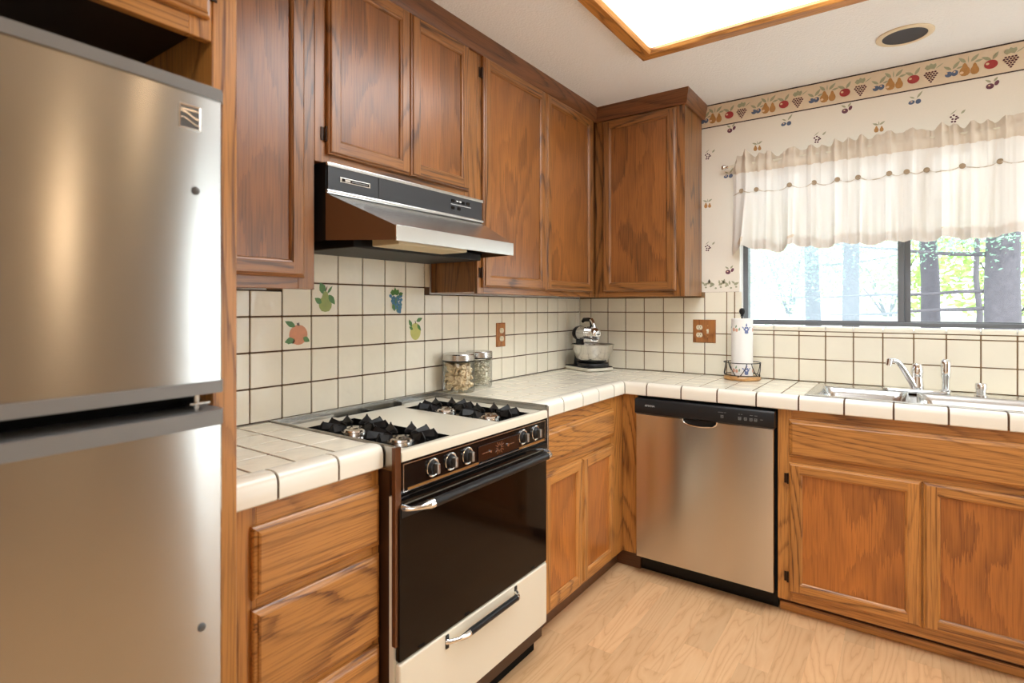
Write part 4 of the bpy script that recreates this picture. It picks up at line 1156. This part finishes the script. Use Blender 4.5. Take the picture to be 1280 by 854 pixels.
# printed blue flower and fruit bands
def onroll(a0, z, pts, m):
    vs = [(pcx+(R_+.0004)*math.cos(a0+u/R_), pcy+(R_+.0004)*math.sin(a0+u/R_), z+v) for u, v in pts]
    mb.poly(vs, m)
for zc in (1.178, .972):
    for k in range(6):
        a = -PI/2-.42+k*PI/3
        if k % 2 == 1 or k == 0 and False:
            for j in range(6): onroll(a, zc, [(x+.009*math.cos(j*PI/3), z+.009*math.sin(j*PI/3)) for x, z in fruit_pts(0, 0, .0055, .0055, 8)], 1)
            onroll(a, zc, leaf_pts(0, .012, PI/2, .020, .008), 1); onroll(a, zc, leaf_pts(.012, .004, .8, .014, .006), 1); onroll(a, zc, leaf_pts(-.012, .004, 2.3, .014, .006), 1)
            onroll(a, zc, [(x, z-.016) for x, z in fruit_pts(0, 0, .010, .006, 10)], 1)
        else:
            onroll(a, zc, fruit_pts(-.010, -.002, .008, .010, 10), 2); onroll(a, zc, fruit_pts(.006, -.004, .007, .009, 10), 2)
            onroll(a, zc, leaf_pts(0, .006, 1.2, .018, .008), 3); onroll(a, zc, leaf_pts(.018, -.008, 1.4, .018, .008), 3)
tag(mb.build('paper_towel_roll', [paper_m, simple('towel_print_blue', S(116, 130, 172), .9), simple('towel_print_pink', S(222, 172, 148), .9), simple('towel_print_green', S(140, 168, 140), .9)]), 'white paper towel roll printed with blue flowers on the wire holder', 'paper towel')

# ---------------------------------------------------------------- stand mixer and its bowl
ang = math.radians(-26)
mx_c = Vector((.158, -.178, 0))
M = Matrix.Translation(mx_c) @ Matrix.Rotation(ang, 4, 'Z')
def W(p): return tuple(M @ Vector(p))
def wmb(fn_mb):
    fn_mb.v = [W(v) for v in fn_mb.v]; return fn_mb
t = thing('stand_mixer', 'chrome and white vintage stand mixer with black handle in the counter corner', 'mixer', (mx_c.x, mx_c.y, TZ))
mb = MB(); pl = rrect(-.125, .115, -.092, .092, .018, 4)
mb.prism(pl, lambda a, b, d: (a, b, d), TZ+.003, TZ+.020)
o = wmb(mb).build('base', enamel_white, t); md = o.modifiers.new('edge', 'BEVEL'); md.width = .003; md.segments = 2; md.limit_method = 'ANGLE'
mb = MB(); mb.box(-.118, .108, -.086, .086, TZ+.020, TZ+.026, 0, .002)
mb.lathe([(.088, TZ+.026), (.092, TZ+.032), (.088, TZ+.046), (.0001, TZ+.047)], (.035, 0, 0), seg=36)
wmb(mb).build('turntable', black_satin, t)
mb = MB()
mb.tube([(-.092, 0, TZ+.024), (-.094, 0, TZ+.09), (-.088, 0, TZ+.15), (-.075, 0, TZ+.185)], [.034, .028, .026, .030], 16)
wmb(mb).build('column', black_satin, t)
mb = MB()   # motor head: chrome bullet with ribbed rear
hz = TZ+.212
mb.lathe([(.0001, .082), (.012, .083), (.024, .080), (.033, .073), (.038, .060), (.040, .035), (.041, -.01), (.043, -.045), (.043, -.075)], (0, 0, hz), 'x', 32, 0)
mb.lathe([(.044, -.075), (.045, -.085), (.043, -.105), (.034, -.122), (.0001, -.126)], (0, 0, hz), 'x', 32, 1)
for k in range(5): mb.lathe([(.0425, .050-k*.012), (.0432, .048-k*.012), (.0425, .046-k*.012)], (0, 0, hz), 'x', 32, 0)
mb.lathe([(.019, .0815), (.019, .0855), (.0001, .0865)], (0, 0, hz), 'x', 24, 2)
mb.box(.0868, .0876, -.011, .011, hz-.003, hz+.003, 1, .001)
mb.box(-.02, .055, -.030, .030, hz-.058, hz-.026, 0, .010, 3)
wmb(mb).build('motor_head', [chrome, black_satin, chrome_soft], t)
mb = MB()
mb.tube([(-.062, 0, hz+.070), (-.045, 0, hz+.082), (0, 0, hz+.083), (.030, 0, hz+.080)], [.009, .0125, .012, .010], 14, 0)
mb.tube([(.022, 0, hz+.083), (.036, 0, hz+.072), (.050, 0, hz+.045), (.055, 0, hz+.020)], [.012, .011, .010, .012], 12, 1)
mb.tube([(.016, 0, hz+.08), (.022, 0, hz+.055), (.026, 0, hz+.03)], [.009, .008, .010], 10, 0)
wmb(mb).build('handle', [black_gloss, chrome], t)
for s_ in (-.017, .017):
    mb = MB(); mb.tube([(.028, s_, hz-.056), (.028, s_, TZ+.135)], .004, 8)
    for k in range(4):
        a = PI/2*k
        mb.tube([(.028, s_, TZ+.137), (.028+.013*math.cos(a), s_+.013*math.sin(a), TZ+.12), (.028+.015*math.cos(a), s_+.015*math.sin(a), TZ+.085), (.028, s_, TZ+.068)], .0016, 6)
    wmb(mb).build('beater', chrome, t)
mb = MB()
mb.lathe([(.0001, TZ+.0475), (.060, TZ+.048), (.078, TZ+.054), (.096, TZ+.075), (.112, TZ+.11), (.119, TZ+.146), (.122, TZ+.153), (.124, TZ+.154), (.1235, TZ+.1515), (.1165, TZ+.146), (.109, TZ+.11), (.093, TZ+.077), (.075, TZ+.057), (.0001, TZ+.051)], (.035, 0, 0), seg=48)
wmb(mb)
tag(mb.build('mixing_bowl', chrome_soft), 'stainless steel mixing bowl standing on the mixer turntable', 'bowl')

# ---------------------------------------------------------------- jars
def make_jar(loc, r, h, label, n_rim):
    x, y = loc
    t = thing('glass_jar', label, 'jar', (x, y, TZ))
    mb = MB(); mb.lathe([(.0001, TZ), (r-.006, TZ), (r, TZ+.006), (r, TZ+h-.012), (r-.004, TZ+h-.004), (r-.006, TZ+h)], (x, y, 0), seg=40); mb.build('jar_body', jar_glass, t)
    mb = MB(); z = TZ+h
    mb.lathe([(r-.002, z-.004), (r+.001, z-.002), (r+.001, z+.022), (r-.002, z+.026), (r-.010, z+.0265), (.0001, z+.026)], (x, y, 0), seg=40, m=0)
    mb.lathe([(r-.001, z-.007), (r+.0005, z-.0065), (r+.0005, z-.003), (r-.001, z-.0025)], (x, y, 0), seg=40, m=1)
    mb.build('lid', [steel, black_matte], t)
j1 = (.090, -1.297); j2 = (.073, -1.128)
make_jar(j1, .070, .140, 'wider glass jar of pale dried pasta rings nearest the range', 1)
make_jar(j2, .060, .140, 'narrower glass jar of thin pasta twists behind the wider jar', 1)
pasta_a = simple('pale_pasta', S(244, 222, 184), .6, noise=.12, scale=30)
pasta_b = simple('grey_pasta', S(236, 228, 204), .6, noise=.2, scale=30)
rr = random.Random(11)
mb = MB()
for k in range(230):
    a = rr.uniform(0, 2*PI); rad = .056*math.sqrt(rr.random()); z = TZ+.014+.108*rr.random()
    c_ = Vector((j1[0]+rad*math.cos(a), j1[1]+rad*math.sin(a), z))
    d = Vector((rr.gauss(0, 1), rr.gauss(0, 1), rr.gauss(0, 1))).normalized()
    e_ = d.orthogonal().normalized(); f_ = d.cross(e_)
    R0 = rr.uniform(.0085, .0105); r0 = .0045
    mb.tube([c_+(e_*math.cos(2*PI*q/8)+f_*math.sin(2*PI*q/8))*(R0-r0*.6) for q in range(8)], r0, 6, closed=True)
o = mb.build('dried_pasta', pasta_a, weld=False); tag(o, 'pale ring-shaped dried pasta filling the wider glass jar', 'pasta'); o['kind'] = 'stuff'
mb = MB()
for k in range(210):
    a = rr.uniform(0, 2*PI); rad = .040*math.sqrt(rr.random()); z = TZ+.016+.104*rr.random()
    c_ = Vector((j2[0]+rad*math.cos(a), j2[1]+rad*math.sin(a), z))
    d = Vector((rr.gauss(0, 1), rr.gauss(0, 1), rr.gauss(0, .35))).normalized()*.016
    s_ = d.orthogonal().normalized()*.0035
    mb.tube([c_-d, c_-d*.3+s_, c_+d*.3-s_, c_+d], .0026, 5)
o = mb.build('dried_pasta', pasta_b, weld=False); tag(o, 'thin twisted dried pasta filling the narrower glass jar', 'pasta'); o['kind'] = 'stuff'

# ---------------------------------------------------------------- outlets
def duplex(mb, mp, a, b, m_iv, m_dk):
    for db in (.0205, -.0205):
        pts = [(a+x, b+db+z) for x, z in [(.0165*math.cos(2*PI*k/24), max(-.0125, min(.0125, .0165*math.sin(2*PI*k/24)))) for k in range(24)]]
        mb.prism(pts, mp, .004, .0075, m_iv)
        for da, w, hh in ((-.0062, .0022, .0090), (.0062, .0022, .0070)):
            mb.prism([(a+da-w/2, b+db+.001-hh/2+.002), (a+da+w/2, b+db+.001-hh/2+.002), (a+da+w/2, b+db+.001+hh/2+.002), (a+da-w/2, b+db+.001+hh/2+.002)], mp, .0075, .0078, m_dk)
        mb.prism(fruit_pts(a, b+db-.007, .0022, .0024, 10), mp, .0075, .0078, m_dk)
t = thing('wall_outlet', 'single oak-plate outlet on the left tile wall beside the jars', 'outlet', (TH, -.870, 1.15))
mp = Lmap(TH); mb = MB()
mb.ring(mp, -.908, -.832, 1.090, 1.210, [(0, .0003), (0, .004), (.003, .0065), (.006, .007)], 0, 0, 0); mb.build('cover_plate', plate_wood, t, smooth=0)
mb = MB(); duplex(mb, Lmap(TH+.003), -.870, 1.151, 0, 1); mb.build('receptacle', [ivory, dark_slot], t)
t = thing('wall_outlet', 'wide oak-plate outlet with a light switch beside the paper towels', 'outlet', (.77, -TH, 1.157))
mp = Bmap(TH*-1); mb = MB()
mb.ring(mp, .7085, .829, 1.0955, 1.221, [(0, .0003), (0, .004), (.003, .0065), (.006, .007)], 0, 0, 0); mb.build('cover_plate', plate_wood, t, smooth=0)
mb = MB(); duplex(mb, Bmap(-TH-.003), .7445, 1.158, 0, 1); mb.build('receptacle', [ivory, dark_slot], t)
mb = MB(); mb.box(.783, .793, -TH-.008, -TH-.0068, 1.146, 1.170, 0); mb.prism([(-TH-.0075, 1.153), (-TH-.0075, 1.163), (-TH-.019, 1.168), (-TH-.019, 1.161)], lambda a, b, d: (d, a, b), .7845, .7915, 0)
for z in (1.128, 1.188): mb.lathe([(.003, -TH-.0068), (.003, -TH-.0085), (.0001, -TH-.009)], (.788, 0, z), 'y', 10, 1)
mb.build('toggle_switch', [ivory, gold_m], t)

# ---------------------------------------------------------------- curtain rod and valance
t = thing('curtain_rod', 'white curtain rod with a round finial left of the valance', 'curtain rod', (.9, -.05, 2.03))
mb = MB(); mb.tube([(.905, -.055, 2.028), (2.66, -.055, 2.028)], .008, 10)
mb.box(.93, .94, -.06, -.0015, 2.016, 2.040, 0, .002)
mb.build('rod', simple('rod_white', S(226, 218, 196), .4), t)
mb = MB(); mb.lathe([(.007, .905), (.009, .902), (.007, .896), (.013, .888), (.0145, .880), (.011, .872), (.0001, .869)], (0, -.055, 2.028), 'x', 20); mb.build('finial', chrome_soft, t)

t = thing('window_valance', 'gathered cream ruffle valance with tan buttons hanging over the window', 'curtain', (1.77, -.055, 2.03))
VX0, VX1 = .928, 2.640
rv = random.Random(21)
btn_x = [.9736, 1.0424, 1.1952, 1.2991, 1.3953, 1.4763, 1.5934, 1.6562, 1.7262, 1.8459, 1.9643, 2.06, 2.17, 2.25, 2.37, 2.46, 2.56]
ph = [(rv.uniform(0, 6.28), rv.uniform(22, 34)) for _ in range(3)]+[(rv.uniform(0, 6.28), rv.uniform(48, 80)) for _ in range(3)]+[(rv.uniform(0, 6.28), rv.uniform(110, 190)) for _ in range(3)]
def fold(x, a1, a2, a3):
    v = 0
    for i, (p_, f_) in enumerate(ph):
        w = math.sin(f_*x+p_)
        v += (a1, a2, a3)[i//3]*(1.6*math.copysign(abs(w)**1.6, w) if i % 3 else 1.8*(1-2*abs(math.sin((f_*x+p_)/2))**.7))/1.5
    return v
def near_btn(x): return sum(math.exp(-((x-b)/.022)**2) for b in btn_x)
def seam_z(x): return 1.874+.016*near_btn(x)
def sheet(rows, nx, zf, yf, m_of, xspread=None):
    mb = MB(); vs = []
    for j in range(rows+1):
        v = j/rows
        for i in range(nx+1):
            x = VX0+(VX1-VX0)*i/nx
            xx = x if xspread is None else xspread(x, v)
            vs.append((xx, yf(x, v), zf(x, v)))
    W_ = nx+1
    for j in range(rows):
        for i in range(nx):
            mb.add([vs[j*W_+i], vs[j*W_+i+1], vs[(j+1)*W_+i+1], vs[(j+1)*W_+i]], [(0, 1, 2, 3)], m_of(j/rows))
    return mb
NX = 620
mb = sheet(9, NX, lambda x, v: 1.978+(2.078+.006*math.sin(9*x)+fold(x, .002, .003, .002)-1.978)*v,
           lambda x, v: -.076-.012*math.sin(PI*min(1, v*1.6)) if v < .62 else -.068-fold(x, .004, .007, .004)*(v-.5)*2-.006*math.sin((v-.62)/.38*PI), lambda v: 0)
# gathers in the rod pocket
mb.v = [(a, b-fold(a, .002, .005, .004), c) for a, b, c in mb.v]
mb.build('header_ruffle', fab_head, t, smooth=80)
mb = sheet(8, NX, lambda x, v: seam_z(x)+(1.984-seam_z(x))*v, lambda x, v: -.078-fold(x, .003, .006, .003)*(1-.4*v)+.004*near_btn(x)*(1-v), lambda v: 0)
mb.build('upper_tier', fab_sheer, t, smooth=80)
def low_z(x, v):
    zb = 1.588+fold(x, .006, .003, 0)
    return zb+(seam_z(x)-zb)*v
mb = sheet(14, NX, low_z, lambda x, v: -.080-fold(x, .010, .014, .004)*(1.15-v*.80)+.006*near_btn(x)*v, lambda v: 0, lambda x, v: x-(1-v)*.020*max(0, 1-(x-VX0)/.2))
mb.build('lower_ruffle', fab_sheer, t, smooth=80)
mb = sheet(3, NX, lambda x, v: low_z(x, 0)+.046*v+.006*v*math.sin(31*x), lambda x, v: -.080-fold(x, .010, .014, .004)*1.15+.0025, lambda v: 0, lambda x, v: x-.020*max(0, 1-(x-VX0)/.2))
mb.build('hem', fab_hem, t, smooth=80)
mb = MB(); mb.tube([(VX0+(VX1-VX0)*i/320, -.080-fold(VX0+(VX1-VX0)*i/320, .003, .006, .003)+.004*near_btn(VX0+(VX1-VX0)*i/320), seam_z(VX0+(VX1-VX0)*i/320)) for i in range(321)], .0022, 5)
mb.build('seam', fabric_seam, t)
for i, x in enumerate(btn_x):
    mb = MB(); y = -.082-fold(x, .003, .006, .003); ro = .0115
    mb.lathe([(ro*.8, -.0005+y+.001), (ro, y-.001), (ro, y-.003), (ro*.82, y-.0042), (ro*.6, y-.003), (.0001, y-.003)], (x, 0, seam_z(x)), 'y', 18)
    mb.build('button', button_m, t)

# ---------------------------------------------------------------- ceiling fixtures
t = thing('ceiling_light_panel', 'large lit ceiling light panel in an oak frame', 'ceiling light', (1.35, -1.42, CZ))
lx0, lx1, ly0_, ly1_ = .735, 1.965, -2.05, -.818
mb = MB(); dn = lambda a, b, h: (a, b, CZ-.0003-h)
mb.ring(dn, lx0, lx1, ly0_, ly1_, [(0, 0), (0, .030), (.004, .034), (.050, .034), (.055, .030), (.062, .022), (.064, .004)], 0, 1)
mb.build('frame', [wood_y, wood_x], t, smooth=0, weld=False)
mb = MB(); mb.box(lx0+.060, lx1-.060, ly0_+.060, ly1_-.060, CZ-.012, CZ-.003); mb.build('diffuser', diffuser_m, t)
t = thing('recessed_light', 'unlit round recessed ceiling light near the window', 'ceiling light', (1.650, -.345, CZ))
rc = (1.650, -.345)
mb = MB(); mb.lathe([(.097, CZ-.0002), (.097, CZ-.004), (.090, CZ-.007), (.076, CZ-.006), (.074, CZ-.0005)], (rc[0], rc[1], 0), seg=44); mb.build('trim_ring', can_trim, t)
mb = MB(); mb.lathe([(.0755, CZ-.0045), (.060, CZ-.0035), (.045, CZ-.0025), (.0001, CZ-.002)], (rc[0], rc[1], 0), seg=40); mb.build('baffle', can_dark, t)

t = thing('recessed_light', 'lit round recessed ceiling light over the dining side of the room', 'ceiling light', (2.85, -1.75, CZ))
mb = MB(); mb.lathe([(.097, CZ-.0002), (.097, CZ-.004), (.090, CZ-.007), (.076, CZ-.006), (.074, CZ-.0005)], (2.85, -1.75, 0), seg=36); mb.build('trim_ring', can_trim, t)
mb = MB(); mb.lathe([(.045, CZ-.006), (.042, CZ-.030), (.028, CZ-.044), (.0001, CZ-.048)], (2.85, -1.75, 0), seg=28); mb.build('bulb', warm_bulb, t)
t = thing('wall_sconce', 'small lit wall sconce on the wall facing the refrigerator', 'wall lamp', (RX, -1.95, 1.7))
mb = MB(); mb.lathe([(.05, RX-.001), (.05, RX-.010), (.02, RX-.02), (.012, RX-.06)], (0, -1.95, 1.68), 'x', 24); mb.build('back_plate', bronze, t)
mb = MB(); mb.lathe([(.0001, 1.66), (.030, 1.665), (.05, 1.70), (.055, 1.76), (.052, 1.80)], (RX-.07, -1.95, 0), seg=28); mb.build('shade', warm_bulb, t)

# ---------------------------------------------------------------- the garden beyond the window
mb = MB()
n = 24; vs = []
for j in range(n+1):
    for i in range(n+1):
        x = -14+34*i/n; y = .6+30*j/n
        z = -.3+.105*max(0, y-.6)+.05*math.sin(x*1.3+y)
        vs.append((x, y, min(z, 1.6+.02*y)))
mb.add(vs, [(j*(n+1)+i, j*(n+1)+i+1, (j+1)*(n+1)+i+1, (j+1)*(n+1)+i) for j in range(n) for i in range(n)])
o = mb.build('ground', ground_m); struct(o)
def gz(y): return -.3+.105*(y-.6)-.05
def branchy(mb, p0, d, ln, r, rnd, depth=0):
    pts = [Vector(p0)]; dv = Vector(d).normalized()
    for k in range(7):
        dv = (dv+Vector((rnd.uniform(-.12, .12), rnd.uniform(-.12, .12), rnd.uniform(-.10, .10)))).normalized()
        pts.append(pts[-1]+dv*ln/7)
    mb.tube(pts, [r*(1-.11*k) for k in range(8)], 7)
    return pts
def leaves(mb, pts, n, spread, size, rnd):
    for _ in range(n):
        c_ = rnd.choice(pts)+Vector((rnd.gauss(0, spread), rnd.gauss(0, spread), rnd.gauss(0, spread*.8)))
        d = Vector((rnd.gauss(0, 1), rnd.gauss(0, 1), rnd.gauss(0, .6))).normalized(); e_ = d.orthogonal().normalized()
        s_ = size*rnd.uniform(.6, 1.4)
        mb.add([c_-d*s_, c_+e_*s_*.45, c_+d*s_, c_-e_*s_*.45], [(0, 1, 2, 3)])
def tree(label, x, y, r, h, lean, branches, leafmat, nleaf, size, seed, spread=.5, group=None, crown=None, leaf_min=-9):
    rnd = random.Random(seed)
    t = thing('garden_tree', label, 'tree', (x, y, gz(y)), group)
    mb = MB(); b = Vector((x, y, gz(y)))
    pts = [b+Vector((lean*k/10*h+.03*rnd.uniform(-1, 1), 0, h*k/10)) for k in range(11)]
    mb.tube(pts, [r*(1.25 if k == 0 else 1.0-.05*k) for k in range(11)], 14); mb.build('trunk', bark_m, t)
    ends = []
    for (zb, dx, dy, dz, ln, br) in branches:
        bm2 = MB(); k = zb/h*10; p = pts[int(k)].lerp(pts[min(10, int(k)+1)], k-int(k))
        ends += branchy(bm2, p, (dx, dy, dz), ln, br, rnd)[2:]; bm2.build('branch', bark_m, t)
    if crown: ends += [Vector((rnd.uniform(crown[0], crown[1]), y+rnd.uniform(-.5, .5), rnd.uniform(crown[2], crown[3]))) for _ in range(60)]
    ends = [e_ for e_ in ends if e_.z > leaf_min]
    if nleaf:
        lm = MB(); leaves(lm, ends, nleaf*3, spread, size*.55, rnd)
        f = lm.build('foliage', leafmat, t, smooth=0, weld=False)
    return t
tree('thick grey trunk close outside the right window pane', 2.48, 5.0, .165, 7, 0, [(1.75, -1, -.1, .05, 1.7, .028), (1.35, -1, .1, .02, 2.4, .022), (1.18, -1, 0, -.02, 1.9, .024), (2.1, -1, -.3, .3, 1.6, .03), (2.3, .8, -.3, .1, 1.4, .03)], leaf_teal, 700, .036, 3, .16, crown=(1.75, 2.7, 1.95, 2.5), leaf_min=1.8)
tree('leaning grey trunk near the middle bar of the window', 1.95, 6.4, .115, 7, -.03, [(2.4, 1, -.2, .3, 1.6, .03), (2.6, -1, -.3, .3, 1.6, .03)], leaf_teal, 500, .045, 4, .2, crown=(1.2, 2.6, 2.2, 2.9), leaf_min=2.0)
tree('pale trunk seen through the screened left pane nearest the middle bar', .95, 7.0, .12, 7, 0, [(2.2, -1, -.3, .2, 1.8, .03), (2.0, 1, -.2, .1, 1.6, .02)], leaf_teal, 900, .05, 5, .3, crown=(-.6, 1.0, 1.7, 2.7))
tree('pale trunk seen through the screened left pane at its centre', .38, 7.6, .12, 7, .0, [(2.3, -1, -.2, .1, 2.0, .03), (1.6, 1, 0, .05, 1.8, .018)], leaf_teal, 900, .05, 6, .3, crown=(-1.2, .3, 1.2, 2.7))
for k, (x, y, r) in enumerate(((2.62, 9.5, .045), (2.9, 10.2, .05), (3.05, 10.6, .035), (3.5, 10.4, .05))):
    tree('slender sapling trunk standing behind the right window pane', x, y, r, 6, 0, [(2.5, .5, 0, .6, 1.2, .02)], leaf_far, 250, .06, 40+k, .5, group='slender saplings behind the right pane')
def shrub(x, y, rx, rz, n, seed, k):
    rnd = random.Random(seed)
    t = thing('leafy_shrub', 'sunlit green shrub far behind the trees', 'shrub', (x, y, gz(y)), 'sunlit shrubs beyond the window')
    mb = MB(); b = Vector((x, y, gz(y)-.1)); ends = []
    for q in range(6): ends += branchy(mb, b, (rnd.uniform(-.6, .6), rnd.uniform(-.4, .4), 1), rz*1.4, .03, rnd)
    mb.build('stem', bark_m, t)
    lm = MB()
    for _ in range(n):
        a = Vector((rnd.gauss(0, 1), rnd.gauss(0, 1), rnd.gauss(0, 1))).normalized()*(rnd.random()**.4)
        c_ = Vector((x+a.x*rx, y+a.y*rx*.5, gz(y)+rz+a.z*rz))
        d = Vector((rnd.gauss(0, 1), rnd.gauss(0, 1), rnd.gauss(0, .6))).normalized(); e_ = d.orthogonal().normalized(); s_ = rnd.uniform(.06, .13)
        lm.add([c_-d*s_, c_+e_*s_*.5, c_+d*s_, c_-e_*s_*.5], [(0, 1, 2, 3)])
    lm.build('foliage', leaf_far, t, smooth=0, weld=False)
for k, (x, y, rx, rz, n) in enumerate(((-3.4, 13, 1.6, 1.5, 1600), (-.9, 14, 1.7, 1.6, 1600), (1.3, 13.5, 1.5, 1.3, 1400), (3.4, 13, 1.6, 1.5, 1700), (5.6, 13.5, 1.7, 1.7, 1700), (7.6, 14, 1.7, 1.5, 1500))):
    shrub(x, y, rx, rz, n, 70+k, k)
